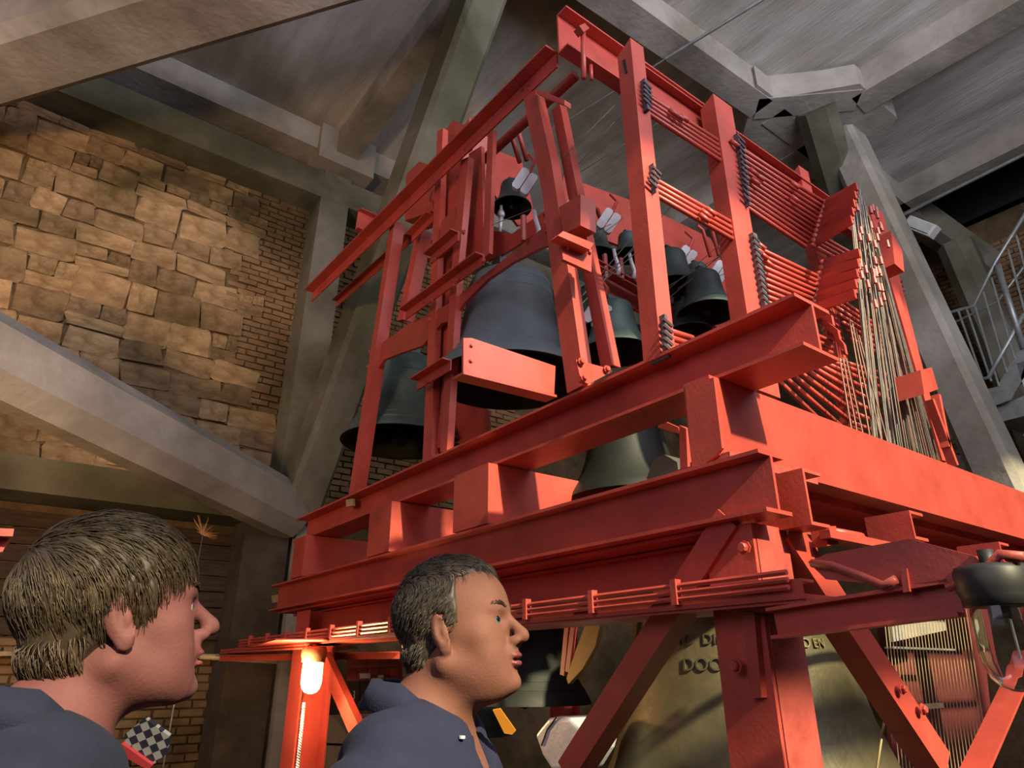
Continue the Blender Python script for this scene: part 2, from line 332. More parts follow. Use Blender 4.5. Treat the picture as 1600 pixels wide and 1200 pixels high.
# corner rail running on towards the hanging lamp
beam('rail', P(1215, 975, 'x', 2.0), P(1502, 935, 'x', 2.0), Cp(.05, .09, .01, 1), fr)
MB().poly([P(1262, 878, 'x', 1.95), P(1290, 866, 'x', 1.95), P(1420, 842, 'x', 1.95), P(1520, 868, 'x', 1.95), P(1545, 905, 'x', 1.95), P(1400, 915, 'x', 1.95), P(1290, 905, 'x', 1.95)], X*.03).build('corner_plate', RED, fr)
plate('hanger', [(1408,888),(1416,888),(1421,924),(1411,926)], 'x', 1.94, .05, fr)
MB().tube([P(x, y, 'x', 1.93) for x, y in ((1268, 880), (1300, 884), (1345, 900), (1380, 915), (1400, 905))], .012, 8).build('cable', REDK, fr, True)
MB().tube([P(x, y, 'x', 1.92) for x, y in ((1480, 918), (1520, 900), (1545, 885), (1562, 866), (1600, 870))], .012, 8).build('cable', REDK, fr, True)
# ---- posts of the roller wall, plane y ~ 1.75
def post(x0, x1, z0=2.86, z1=4.72, y0=1.73, y1=1.83, nm='post', top=.03):
    A = V((x0+x1)/2, (y0+y1)/2, z0)
    MB().poly([(x0, y0, z0), (x0, y1, z0), (x0, y1, z1-.05), (x0, y0, z1)], X*(x1-x0)).build(nm, RED, fr)
post(2.10, 2.20); post(2.80, 2.98, z1=4.76); post(3.88, 4.0, 2.65, 4.85, 1.83, 1.9); post(4.70, 4.84, 2.65, 4.82)
plate('slot_plate', [(972,95),(976,92),(980,112),(977,115)], 'x', 2.095, .01, fr, BLACK)
beam('top_rail', (2.2, 1.88, 4.64), (4.95, 1.88, 4.64), Cp(.06, .20, .01, 1), fr)
beam('top_rail', (2.06, 2.26, 5.22), (3.6, 2.26, 5.22), Cp(.09, .33, .012, 1), fr)
beam('right_post', P(1365, 335, 'y', 1.7), P(1478, 720, 'y', 1.7), Cp(.12, .10, .01, 1), fr, side=Y)
for q in (((1452, 625), (1490, 728)), ((1462, 618), (1478, 700))): beam('brace', P(*q[0], 'y', 1.6), P(*q[1], 'y', 1.6), Bx(.03, .05), fr)
plate('junction_box', [(1392,360),(1410,392),(1413,425),(1398,412)], 'y', 1.5, .12, fr)
plate('junction_box', [(1438,578),(1456,574),(1466,608),(1444,616)], 'y', 1.45, .15, fr)
# ---- left bay: top angle, tubes, posts, pillar
TA, TB = P(872, 82, 'x', FX), P(490, 456, 'x', FX)
beam('top_angle', TB, TA, Lp(.10, .12, .012, -1, -1), fr, side=X, up=Z)
MB().tube([P(899, 118, 'x', 2.35), P(756, 250, 'x', 2.35)], .035, 12).build('cross_tube', RED, fr, True)
beam('rear_angle', P(527, 470, 'x', 2.4), P(662, 352, 'x', 2.4), Lp(.06, .08, .01, -1, -1), fr, side=X)
beam('rail_stub', P(557, 345, 'y', 6.2), P(672, 395, 'y', 6.2), Cp(.08, .28, .012, 1), fr)
beam('left_post', P(613, 348, 'x', 2.12), P(548, 775, 'x', 2.12), Cp(.10, .09, .012, 1), fr, side=X)
beam('left_post', P(655, 360, 'x', 2.25), P(625, 500, 'x', 2.25), Cp(.10, .11, .012, 1), fr, side=X)
beam('rail_stub', P(645, 368, 'x', 2.2), P(678, 335, 'x', 2.2), Lp(.07, .07, .01, -1, -1), fr, side=X)
# pillar: two strips and a recessed web
def strip(px, x=2.12, d=.06, nm='pillar_strip'): return plate(nm, px, 'x', x, d, fr)
strip([(683,205),(692,200),(678,560),(674,720),(660,722)], 2.16, .05)
strip([(720,250),(732,245),(714,440),(698,705),(687,706),(704,440)], 2.14, .05)
plate('pillar_web', [(680,250),(722,240),(704,440),(690,716),(664,720),(676,430)], 'x', 2.24, .014, fr)
plate('counterweight_box', [(684,218),(708,188),(728,196),(712,270),(680,330)], 'x', 2.32, .28, fr)
plate('counterweight_box', [(635,272),(655,252),(680,262),(676,330),(632,345)], 'x', 2.5, .25, fr)
MB().tube([P(676,305,'x',2.45), P(676,305,'x',2.45)+X*.1], .06, 14).build('round_weight', REDK, fr, True)
plate('pillar_plate', [(720,205),(733,184),(734,232),(722,240)], 'x', 2.2, .03, fr)
plate('pillar_side', [(733,240),(752,228),(756,380),(742,412),(728,420),(728,300)], 'x', 2.26, .03, fr)
plate('pillar_strip', [(762,210),(771,203),(764,395),(753,408)], 'x', 2.1, .03, fr)
plate('bell_box', [(690,345),(712,325),(712,362),(682,400)], 'x', 2.14, .05, fr)
def ang(a, b, x=2.08): return beam('angle_bracket', P(*a, 'x', x), P(*b, 'x', x), Lp(.07, .075, .01, -1, -1), fr, side=X, up=Z)
ang((674,400), (718,362)); ang((636,486), (757,398)); ang((654,594), (706,562))
bolts([(725,363),(680,405),(756,408),(715,438),(711,446),(676,470),(672,500),(666,600)], 'x', 2.06, fr, .9)
# scalloped plates that arch over the two bells
plate('arch_plate', [(583,566),(598,535),(640,505),(700,475),(870,338),(888,368),(880,376),(848,386),(800,410),(762,436),(724,474),(708,500),(690,505),(660,540),(625,552),(600,562),(588,580)], 'x', 2.17, .025, fr)
bolts([(852,335),(855,362),(579,550),(576,573)], 'x', 2.155, fr, .9)
plate('arch_plate', [(700,500),(716,480),(700,640),(690,700),(682,700)], 'x', 2.2, .02, fr)
# leaning double post with batten plates in front of the big bell
plate('leaning_post', [(817,150),(836,140),(861,250),(892,450),(913,600),(886,614),(868,480),(847,300)], 'x', 2.09, .07, fr)
beam('leaning_post', P(868, 166, 'x', 2.22), P(948, 575, 'x', 2.22), Cp(.06, .075, .01, 1), fr, side=X)
plate('batten_plate', [(836,138),(882,156),(882,164),(838,146)], 'x', 2.06, .05, fr)
plate('batten_plate', [(876,372),(925,390),(924,425),(880,405)], 'y', 2.12, .02, fr)
plate('batten_plate', [(900,562),(948,575),(958,580),(920,600),(908,595)], 'y', 2.06, .02, fr)
bolts([(884,375),(886,388),(918,382),(920,394)], 'y', 2.12, fr, .8); bolts([(908,565),(912,590),(948,577)], 'y', 2.05, fr, .9)
plate('angle_bracket', [(872,368),(880,361),(928,380),(922,390)], 'y', 2.06, .06, fr)
MB().poly([P(873,324,'x',2.06), P(907,303,'x',2.06), P(907,352,'x',2.06), P(880,366,'x',2.06)], X*.11).build('counterweight_box', RED, fr)
MB().tube([P(911,42,'y',2.1), P(912,122,'y',2.1)], .016, 8).tube([P(923,98,'y',2.2), P(924,124,'y',2.2)], .012, 8).build('tie_rod', RED, fr, True)
plate('rod_cap', [(905,40),(914,36),(921,44),(912,50)], 'y', 2.07, .05, fr)
bolts([(817,140),(828,132),(727,232),(696,262),(640,312),(612,344),(575,372)], 'x', 2.09, fr, .8)
# sunlit bracket channel in front of the bell
plate('bracket_channel', [(724,528),(737,528),(868,572),(866,616),(724,580)], 'y', 2.2, .012, fr)
MB().poly([P(724,580,'y',2.2), P(870,617,'y',2.2), P(870,617,'y',2.2)+Y*.08, P(724,580,'y',2.2)+Y*.08], Z*-.012).build('bracket_flange', RED, fr)
bolts([(736,540),(735,564)], 'y', 2.2, fr, .5)
#@@BELLS
# ================================================================ BELLS
def bell_prof(D, H=None):
    H = H or D*.80; R_ = D/2
    out = [(1,0),(.985,.035),(.93,.09),(.84,.17),(.76,.26),(.69,.38),(.64,.52),(.605,.66),(.585,.78),(.57,.86),(.52,.925),(.42,.965),(.25,.985),(0,1)]
    return [(q*R_, z*H) for q, z in out]
def inner_prof(D, H):
    R_ = D/2; return [(q*R_, z*H) for q, z in [(1,0),(.95,.0),(.90,.03),(.80,.14),(.68,.28),(.58,.5),(.53,.75),(.48,.86),(.3,.92),(0,.93)]]
def bell(c, D, label, m=BRONZE, H=None, clapper=True, group=None, rings=True, yoke=True, nm='bell', n=56):
    c = Vector(c); H = H or D*.80
    t = thing(nm, c, label, 'bell', group)
    MB().lathe(bell_prof(D, H), c, n).build('bell_body', m, t, True)
    MB().lathe(inner_prof(D, H), c, n).build('bell_inside', INNER, t, True)
    if rings:
        for zz, q in ((.10,.918),(.115,.905),(.80,.583),(.83,.578),(.72,.597),(.18,.832)):
            MB().lathe([(q*D/2-.002, zz*H-.006), (q*D/2+.0035, zz*H), (q*D/2-.002, zz*H+.006)], c, n).build('moulding', m, t, True)
    if clapper: MB().tube([c+Z*H*.9, c+Z*H*.1], D*.018, 8).lathe([(0,-.09*D),(.05*D,-.07*D),(.07*D,-.02*D),(.05*D,.04*D),(0,.07*D)], c+Z*H*.06, 14).build('clapper', mat('clapper_iron', (.03,.022,.018), .6, .4), t, True)
    if yoke: MB().box(c+V(-.12*D, -.05*D, H*.99), c+V(.12*D, .05*D, H*1.12)).build('crown', m, t)
    return t
def at_z(px, py, z): return P(px, py, 'z', z)
def dist(q): return (q-CAM).dot(F)
def bell_px(cx, cy, x, wpx, label, **k):
    "mouth centre at pixel on plane x, diameter so that it spans wpx pixels"
    q = P(cx, cy, 'x', x); return bell(q, wpx*dist(q)/FPX, label, **k)
b1 = bell_px(797, 598, 2.62, 242, 'largest upper bell, dark blue-grey, hanging behind the leaning double post', m=mat('bronze_blue', (.10,.13,.15), .55, .1, .25, 3, .1, 30, col2=(.15,.185,.205)), H=None)
b2 = bell_px(625, 692, 2.62, 184, 'dark green bell at the left end of the frame', m=BRONZE2)
small = [((800,325),2.6,62,'small dark bell high up beside the pillar, brass tube below it'), ((928,405),3.0,74,'small bell just right of the red counterweight box'),
 ((983,400),3.25,52,'small bell half hidden by the tall square post'), ((1052,452),3.3,86,'middle bell between the two tall posts, dark mouth showing'),
 ((1092,455),3.55,60,'small bell with greenish shoulder below the white hammer'), ((1105,490),3.3,92,'bell at the foot of the second tall post'),
 ((962,552),2.9,112,'pale green bell low between leaning post and square post'), ((922,520),3.3,90,'bell seen through the slot of the double post'),
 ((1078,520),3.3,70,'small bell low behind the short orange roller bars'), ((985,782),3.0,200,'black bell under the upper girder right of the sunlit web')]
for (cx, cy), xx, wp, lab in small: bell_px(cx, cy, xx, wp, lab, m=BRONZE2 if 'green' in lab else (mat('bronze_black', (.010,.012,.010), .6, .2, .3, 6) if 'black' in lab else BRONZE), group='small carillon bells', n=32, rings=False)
# lower, large bells
bb = bell((3.45, 2.52, .80), 1.86, 'huge yellowish bronze bell with raised lettering behind the front column', m=BRONZEY, H=1.50, n=96, clapper=False)
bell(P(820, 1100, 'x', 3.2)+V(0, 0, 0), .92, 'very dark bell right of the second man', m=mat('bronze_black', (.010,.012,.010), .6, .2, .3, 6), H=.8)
bell(V(3.7, 5.7, 1.1), .9, 'dark bell low at the far left inside the frame', m=BRONZE, clapper=False)
def text_mesh(body, size, ext):
    cu = bpy.data.curves.new('t', 'FONT'); cu.body = body; cu.size = size; cu.extrude = ext; cu.align_x = 'CENTER'; cu.align_y = 'CENTER'
    o = bpy.data.objects.new('t', cu); COL.objects.link(o); bpy.context.view_layer.update()
    me = bpy.data.meshes.new_from_object(o.evaluated_get(bpy.context.evaluated_depsgraph_get())); bpy.data.objects.remove(o); return me
def ring_text(body, size, ang0, z, radf, t, m):
    me = text_mesh(body, size, .012); c = t.location
    for v in me.vertices:
        x, y, e = v.co; zz = z+y; rr = radf(zz)+e; th = ang0+x/radf(z)
        v.co = (rr*math.cos(th), rr*math.sin(th), zz)
    me.materials.append(m); o = bpy.data.objects.new('inscription', me); COL.objects.link(o); o.parent = t
    o['label'] = 'raised cast lettering'; return o
def radf(zz):
    pr = bell_prof(1.86, 1.50)
    for (r0, z0), (r1, z1) in zip(pr, pr[1:]):
        if z0 <= zz <= z1: return r0+(r1-r0)*(zz-z0)/(z1-z0)
    return .6
thc = math.atan2(-2.52, -3.45)
ring_text('SPEELT  TO  DION', .070, thc-.45, .95, radf, bb, BRONZEY)
ring_text('DOOR  DE', .085, thc-.10, .835, radf, bb, BRONZEY)
ring_text('GELD EN', .06, thc+.60, .93, radf, bb, BRONZEY)
# support boards and channels of the small bells
sup = [((905,425),(1180,560),3.0,.22),((1030,430),(1180,505),3.6,.20),((880,290),(1000,340),3.4,.18),((915,455),(985,500),2.9,.20)]
beam('bell_channel', P(915, 412, 'y', 2.75), P(1155, 545, 'y', 2.75), Cp(.07, .05, .01, 1), fr)
plate('bell_board', [(925,452),(1010,492),(1160,555),(1160,505),(1010,442),(920,405)], 'y', 2.80, .02, fr)
plate('bell_board', [(880,275),(1000,318),(1110,372),(1140,432),(1140,470),(1000,395),(905,360),(880,320)], 'y', 3.55, .03, fr)
plate('bell_board', [(775,235),(815,250),(838,345),(810,352),(770,300)], 'y', 4.3, .03, fr)
plate('bell_board', [(768,360),(800,365),(850,330),(856,352),(790,395),(762,408)], 'x', 2.5, .02, fr)
plate('bell_board', [(700,600),(760,640),(765,700),(700,690)], 'x', 3.0, .03, fr)
beam('bell_brace', P(1035, 500, 'y', 2.6), P(1072, 472, 'y', 2.6), Bx(.03, .05), fr)
for (x, y, h) in ((915,345,34),(925,342,36),(1090,378,46),(1103,374,50),(1115,378,48),(792,232,44),(803,228,46),(885,295,30)):
    MB().tube([P(x, y-h*.55, 'y', 3.2), P(x+8, y-h*.4, 'y', 3.2), P(x+20, y+h*.5, 'y', 3.2)], .018, 8).build('hanger_bracket', RED, fr, True)
plate('bell_post', [(1061,664),(1072,670),(1075,745),(1063,745)], 'x', 2.5, .05, fr)
plate('bell_post', [(1030,655),(1060,668),(1062,678),(1028,668)], 'x', 2.6, .05, fr)
MB().poly([P(x, y, 'x', 2.7) for x, y in ((1010,748),(1022,716),(1038,710),(1058,722),(1060,738),(1035,755))], X*.15).build('clapper_block', mat('grey_block', (.08,.07,.07), .7), fr)
# hammers: silver weights on arms
def hammer(x, y, s, lab, pl=2.75):
    q = P(x, y, 'y', pl); k = s*dist(q)/FPX/2
    t = thing('hammer', q, lab, 'hammer', 'silver bell hammers')
    Rm = (R*.55+U*.83).normalized(); Rn = (R*.83-U*.55).normalized(); Rd = -F
    for sg in (-1, 1):
        bm_ = MB(); a_, b_, c_ = k*.92, k*.36, k*.45
        pr = [(-a_,-b_*.6),(-a_*.8,-b_),(a_*.8,-b_),(a_,-b_*.6),(a_,b_*.6),(a_*.8,b_),(-a_*.8,b_),(-a_,b_*.6)]
        bm_.prism(pr, q+Rn*(sg*k*.40)-Rd*c_, q+Rn*(sg*k*.40)+Rd*c_, Rm, Rn); bm_.build('weight', SILV, t)
    MB().tube([q, q+Rm*k*1.9-Rn*k*.3, q+Z*k*3.2+Rn*k*.5], k*.16, 6).build('arm', RED, t)
for i, h_ in enumerate([(820,285,38,'silver hammer beside the small high bell'),(950,346,36,'silver hammer between the red box and the square post'),(1016,372,34,'silver hammer just right of the square post'),
    (1070,403,34,'silver hammer in the middle of the bell row'),(1123,425,32,'silver hammer touching the second tall post'),(932,490,44,'white hammer low beside the double post'),
    (896,318,24,'thin white hammer behind the red box'),(846,372,22,'small cream hammer beside the high bell mouth')]): hammer(*h_)
MB().tube([P(783,338,'x',2.5), P(783,322,'x',2.5)], .012, 8).lathe([(0,.0),(.02,.0),(.03,.03),(.02,.06),(0,.06)], P(783,340,'x',2.5), 12).tube([P(781,362,'x',2.5), P(783,340,'x',2.5)], .014, 8).build('clapper_ball', SILV, fr, True)
# bell cranks (red upright with pale lever) along the channel
for i, (x, y) in enumerate(((945,402),(970,408),(1015,442),(1030,446),(1062,455),(1082,462),(1102,470),(818,342))):
    q = P(x, y, 'y', 2.7)
    t = thing('bell_crank', q, ['first','second','third','fourth','fifth','sixth','seventh','highest'][i]+' crank of the bell row counted from the red box, red upright and pale lever', 'lever', 'bell cranks')
    if i == 7: t['label'] = 'crank with pale lever below the small high bell'
    MB().tube([q-Z*.16, q+Z*.02], .018, 6).build('upright', RED, t)
    s_ = V(.07, -.02, 0); MB().tube([q+s_+Z*.08, q+s_*1.1+Z*.02, q+s_*1.4-Z*.06, q+s_*1.2-Z*.12], .012, 6, .018).build('lever', SILV, t, True)
# thin pull wires from the cranks
t = thing('pull_wires', P(1000, 400, 'y', 2.4), 'thin bright pull wires crossing diagonally between posts and bells', 'wires')
for (a_, b_) in (((920,452),(1010,372)),((925,455),(1016,375)),((1035,460),(1125,382)),((1058,452),(1165,370)),((1068,458),(1200,395)),((905,372),(955,350)),((905,392),(975,340)),((905,468),(1040,310)),((910,474),(1055,315)),((1005,470),(1125,400)),
    ((900,262),(960,190)),((905,270),(1055,175)),((880,245),(960,165)),((1110,490),(1160,470)),((768,352),(835,325)),((1040,470),(1130,395))):
    MB().tube([P(*a_, 'y', 2.4), P(*b_, 'y', 2.2)], .0022, 4).build('wire', WIRE, t)
#@@ROLLERS
rk = thing('roller_rack', (3.4, 1.75, 2.9), 'rows of red roller bars with lever plates between the tall posts', 'linkage')
def lerp(a_, b_, t_): return (a_[0]+(b_[0]-a_[0])*t_, a_[1]+(b_[1]-a_[1])*t_)
def bars(tl, tr, bl, br, n, yp=1.75, rr=.013, comb=True):
    for i in range(n):
        t_ = i/(n-1); A = P(*lerp(tl, bl, t_), 'y', yp); B = P(*lerp(tr, br, t_), 'y', yp)
        MB().tube([A, B], rr, 8).build('roller_bar', RED, rk, True)
    if comb:
        A, B = P(*tl, 'y', yp), P(*bl, 'y', yp); d = (B-A)
        mb = MB().box(A+V(-.035, -.05, .04), V(B.x+.0, A.y+.05, B.z-.04)) if abs(d.x) < .05 else MB().poly([A+V(-.04,-.02,.04), A+V(.01,-.02,.04), B+V(.01,-.02,-.04), B+V(-.04,-.02,-.04)], Y*.04)
        mb.build('bearing_comb', mat('comb_steel', (.09,.075,.09), .6, .3), rk)
        for i in range(n):
            q = A+d*(i/(n-1)); MB().tube([q+V(-.045,-.05,.012), q+V(.01,-.05,-.008)], .009, 6).build('bearing_pin', mat('comb_steel', (.09,.075,.09), .6, .3), rk)
bars((1004,145),(1140,232),(1004,172),(1136,258),5)
bars((1150,228),(1290,318),(1158,318),(1258,385),12)
bars((1275,365),(1408,440),(1268,382),(1412,462),4, comb=False)
bars((1018,278),(1160,358),(1012,298),(1152,378),4)
bars((1172,382),(1286,436),(1188,478),(1262,502),11)
bars((1290,452),(1425,548),(1330,530),(1425,580),7, comb=False)
bars((1300,560),(1430,600),(1180,560),(1300,675),10, comb=False)
bars((1235,505),(1300,535),(1250,545),(1300,560),4, comb=False)
bars((1034,513),(1082,528),(1034,552),(1050,560),5)
bars((1330,660),(1385,680),(1345,600),(1390,625),5, comb=False)
def fan(tl, tr, bl, br, n, y0=1.75, y1=1.40):
    for i in range(n):
        t_ = i/(n-1); A = P(*lerp(tl, bl, t_), 'y', y0); B = P(*lerp(tr, br, t_), 'y', y1+.03*(i % 2))
        MB().poly([A+Z*.030, A-Z*.030, B-Z*.026, B+Z*.026], X*.02).build('lever_plate', RED, rk)
        MB().tube([A-X*.02, A+X*.05], .022, 8).build('hub', RED, rk, True)
fan((1288,318),(1338,290),(1272,378),(1330,342),9)
fan((1286,412),(1342,394),(1270,482),(1335,458),9)
fan((1262,478),(1300,500),(1300,520),(1320,545),3)
for q in ((1050,178),(1058,183),(1066,186),(1175,270),(1185,278),(1178,285),(1240,312),(1100,335),(1108,332),(1098,342),(1182,392),(1190,400),(1198,412),(1186,385),(1145,225),(1240,290)):
    A = P(*q, 'y', 1.72); MB().tube([A+V(-.02, 0, .02), A+V(.025, -.02, -.02)], .013, 8).build('lever_stub', RED, rk, True)
# bundle of hanging trace wires
tw = thing('trace_wires', P(1400, 640, 'y', 1.45), 'dense bundle of grey trace wires hanging from the lever plates to the big girder', 'wires')
for i in range(46):
    t_ = i/45; x0 = 1330+t_*44; y0 = 300+abs(t_-.3)*130+rng.uniform(-8, 8); x1 = 1366+t_*104+rng.uniform(-3, 3); yy = 1.46+.08*rng.random()
    A = P(x0, y0, 'y', yy); B = P(x1, 735, 'y', yy+.17)
    q = A.lerp(B, .45)+V(rng.uniform(-.006, .006), 0, 0); MB().tube([A, q, B], .0048, 5).build('wire', WIRE if i % 4 else WIREB, tw)
for i in range(7):
    A = P(1312+i*5, 470+i*9 if i > 2 else 560, 'y', 1.61); B = P(1335+i*9, 700, 'y', 1.61); MB().tube([A, B], .0045, 5).build('wire', WIREB, tw)
for i in range(34):
    x = 1340+i*.9+rng.uniform(-3, 22); y = rng.uniform(320, 480); A = P(x, y, 'y', 1.47); MB().tube([A+V(0,0,.02), A-V(0,0,.03)], .011, 6).build('wire_adjuster', REDK, tw)
# cream keyboard trackers low at the right
tk = thing('tracker_slats', P(1440, 1080, 'y', 2.0), 'row of thin cream tracker slats below the platform rail at the right', 'slats')
for i in range(27):
    x0 = 1382+i*4.9; A = P(x0, 968-i*.6, 'y', 1.9); B = P(x0+26+i*.6, 1225, 'y', 1.9)
    d = (B-A); MB().prism(Bx(.0045, .003), A, B, X, Y).build('slat', CREAM, tk)
MB().box(P(1402, 1102, 'y', 1.86), P(1475, 1106, 'y', 1.84)).build('guide_bar', CREAM, tk)
plate('backing_panel', [(1392,980),(1478,962),(1478,985),(1395,1003)], 'y', 2.1, .02, tk, mat('pale_grey', (.30,.28,.26), .6))
MB().box(P(1395, 1010, 'y', 2.1), P(1480, 1012, 'y', 2.15)+Z*-.02).build('guide_bar', GREY, tk)
plate('dark_gap_sheet', [(1372,950),(1530,930),(1560,1230),(1400,1230)], 'y', 2.4, .02, tk, mat('maroon', (.10,.012,.015), .6))  # sheet added behind the slats, its dark colour makes the gaps look shaded
rp = thing('pull_rope', P(1380, 1130, 'y', 1.5), 'cream pull rope with a small hook right of the huge bell', 'rope')
MB().tube([P(1390, 1086, 'y', 1.5), P(1381, 1130, 'y', 1.5), P(1368, 1215, 'y', 1.5)], .005, 6).build('rope', CREAM, rp, True)
MB().tube([P(1388, 1088, 'y', 1.5), P(1386, 1078, 'y', 1.5), P(1392, 1073, 'y', 1.5), P(1396, 1080, 'y', 1.5)], .004, 6).build('hook', BLACK, rp, True)
# mechanism seen under the big web
for i in range(12): MB().tube([P(1345+i*7, 833+i*1.2, 'y', 1.9), P(1342+i*7, 850+i*1.0, 'y', 1.9)], .012, 6).build('roller_bar', RED, rk)
MB().tube([P(1300, 832, 'y', 1.35), P(1345, 840, 'y', 1.35)], .02, 10).build('shaft', RED, rk, True)
plate('bearing_block', [(1290,822),(1306,822),(1310,850),(1293,853)], 'y', 1.32, .06, rk)
# hammer housing and red strips low centre
hh = thing('hammer_housing', P(873, 1170, 'x', 2.5), 'big rounded grey cast housing with dark seam right of the second man', 'housing')
px = [(835,1148),(856,1122),(872,1119),(888,1122),(912,1146),(905,1172),(885,1205),(862,1205),(846,1180)]
MB().poly([P(x, y, 'x', 2.5) for x, y in px], X*.25).build('shell', SILV, hh)
MB().tube([P(x, y, 'x', 2.495) for x, y in ((869,1121),(855,1140),(846,1165))], .004, 6).build('seam', BLACK, hh)
for o in hh.children:
    if o.name.startswith('shell'):
        b_ = o.modifiers.new('b', 'BEVEL'); b_.width = .02; b_.segments = 3
# crescent guard beside the dark bell
cg = thing('bell_hoop', P(905, 1000, 'x', 2.7), 'curved brown bronze hoop between the dark bell and the huge bell', 'hoop')
MB().poly([P(x, y, 'x', 2.7) for x, y in ((938,895),(948,885),(941,960),(930,1010),(910,1045),(888,1069),(885,1060),(898,1020),(915,975),(925,930))], X*.03).build('hoop', mat('hoop_brown', (.22,.14,.045), .5, .4), cg)
for q in (((892,925),(880,1055)),((903,925),(888,1050))): beam('hanger_bar', P(*q[0], 'x', 2.75), P(*q[1], 'x', 2.75), Bx(.02, .035), fr)
#@@THINGS
# ================================================================ LAMPS
GLASS = bpy.data.materials.new('clear_glass'); GLASS.use_nodes = True
gb = GLASS.node_tree.nodes['Principled BSDF']; gb.inputs['Transmission Weight'].default_value = 1; gb.inputs['Roughness'].default_value = .02; gb.inputs['IOR'].default_value = 1.3; gb.inputs['Base Color'].default_value = (.9, .93, .95, 1)
GLOW = mat('lit_globe', (1, .85, .6), .5, emit=(1, .66, .30, 14))
def lamp(q, k, lab, lit):
    t = thing('bulkhead_lamp', q, lab, 'lamp')
    # base casting: squarish cap with collar
    b_ = MB().lathe([(0,.52),(.30,.52),(.50,.48),(.54,.40),(.54,.10),(.50,.02),(.50,-.12),(.42,-.14),(0,-.14)], (0,0,0), 28)
    b_.v = [(q.x+x*k, q.y+y*k, q.z+z*k) for x, y, z in b_.v]; b_.build('lamp_cap', BLACK if not lit else mat('lamp_cap_rust', (.16,.09,.05), .7), t, True)
    outer = [(.41,-.08),(.43,-.3),(.435,-.8),(.42,-1.0),(.36,-1.18),(.26,-1.30),(.12,-1.36),(0,-1.375)]
    inner = [(max(0, a_-.02), b_+.02) for a_, b_ in outer][::-1]
    g = MB().lathe(outer+([] if lit else inner), (0,0,0), 32); g.v = [(q.x+x*k, q.y+y*k, q.z+z*k) for x, y, z in g.v]
    g.build('glass_globe', GLOW if lit else GLASS, t, True)
    if not lit:
        MB().tube([q+Z*(-.1*k), q+Z*(-.32*k)], .14*k, 12).build('socket', BLACK, t, True)
        MB().tube([q+V(.3*k, 0, -.1*k), q+V(.3*k, 0, -.9*k)], .02*k, 6).build('guard_wire', GREY, t)
    MB().tube([q+Z*.3*k, q+Z*.75*k], .12*k, 10).build('stem', BLACK if not lit else RED, t, True)
    return t
q = P(1558, 934, 'x', 1.95); lamp(q, 98*dist(q)/FPX/1.0, 'unlit clear glass jar lamp with black cap hanging at the right edge', False)
q = P(490, 1030, 'x', 1.95); lamp(q, 36*dist(q)/FPX, 'lit glowing jar lamp under the left end of the platform', True)
l = bpy.data.lights.new('lamp_bulb', 'POINT'); l.energy = 60; l.color = (1, .58, .25); l.shadow_soft_size = .06
lo = bpy.data.objects.new('lamp_bulb', l); COL.objects.link(lo); lo.location = q+V(-.14, -.06, -.12)
MB().poly([P(352,1022,'z',1.80), P(430,1000,'z',1.80), P(505,1000,'z',1.80), P(560,1013,'z',1.80), P(470,1024,'z',1.80)], Z*.008).build('platform_plate', RED, fr)
beam('rail', P(345, 1024, 'x', 1.9), P(625, 1018, 'x', 2.6), Lp(.05, .05, .008, 1, -1), fr)
for dz in (0,.02): MB().tube([P(345,1020,'x',1.88)+Z*dz, P(480,1012,'x',1.88)+Z*dz], .009, 6).build('conduit', RED, fr)
tag(MB().tube([P(312,1026,'y',7.0), P(432,1034,'y',7.0)], .022, 10).build('batten_tube', CREAM, None, True), 'pale horizontal tube behind the left end of the platform', 'tube')
# twisted chain by the left column
ch = thing('hanging_chain', P(470, 1150, 'x', 2.0), 'pale twisted cable hanging beside the left column below the lit lamp', 'cable')
mb = MB()
for k in (0, 1):
    mb.tube([P(475-.06*i*2, 1098+i*1.2, 'x', 1.98)+V(.008*math.cos(i*.9+k*math.pi), .008*math.sin(i*.9+k*math.pi), 0) for i in range(90)], .006, 5)
mb.build('twisted_cable', SILV, ch, True)
# numbered coil boxes
cb = P(588, 1090, 'x', 3.0)
for i, ch_ in enumerate('321'):
    x0, x1 = 543+i*20, 561+i*20; y0, y1 = 1064-i*1, 1110-i*2
    q = P((x0+x1)/2, (y0+y1)/2, 'x', 3.0); t = thing('coil_box', q, ['leftmost dark numbered box, its white numeral three', 'middle dark numbered box, its white numeral two', 'rightmost dark numbered box nearest the second man, its white numeral one'][i], 'box', 'numbered boxes')
    MB().poly([P(x0,y0,'x',3.0), P(x1,y0,'x',3.0), P(x1,y1,'x',3.0), P(x0,y1,'x',3.0)], X*.22).build('case', DARKB, t)
    MB().poly([P(x0,y0,'x',2.99), P(x1,y0,'x',2.99), P(x1,y0-3,'x',2.99), P(x0,y0-3,'x',2.99)], X*.2).build('lid', REDK, t)
    me = text_mesh(ch_, .105, .002); me.materials.append(mat('number_white', (.85,.85,.8), .6)); o = bpy.data.objects.new('numeral', me); COL.objects.link(o); o.parent = t
    o.rotation_euler = (math.radians(90), 0, math.radians(-90)); o.location = P((x0+x1)/2+1, (y0+y1)/2, 'x', 2.99)-q
for i in range(3): MB().tube([P(608+i*6, 1066, 'x', 3.0), P(608+i*6, 1108, 'x', 3.0)], .012, 8).build('contact_rod', CREAM, fr, True)
pr_ = thing('contact_panel', P(580, 1045, 'x', 3.2), 'red slatted panel above the numbered boxes', 'panel')
for i in range(5): plate('panel_board', [(541+i*17,1030),(556+i*17,1029),(556+i*17,1064),(541+i*17,1064)], 'x', 3.25, .03, pr_)
for yy in (1028, 1042): MB().tube([P(540, yy, 'x', 3.2), P(622, yy-1, 'x', 3.2)], .012, 6).build('panel_rail', RED, pr_)
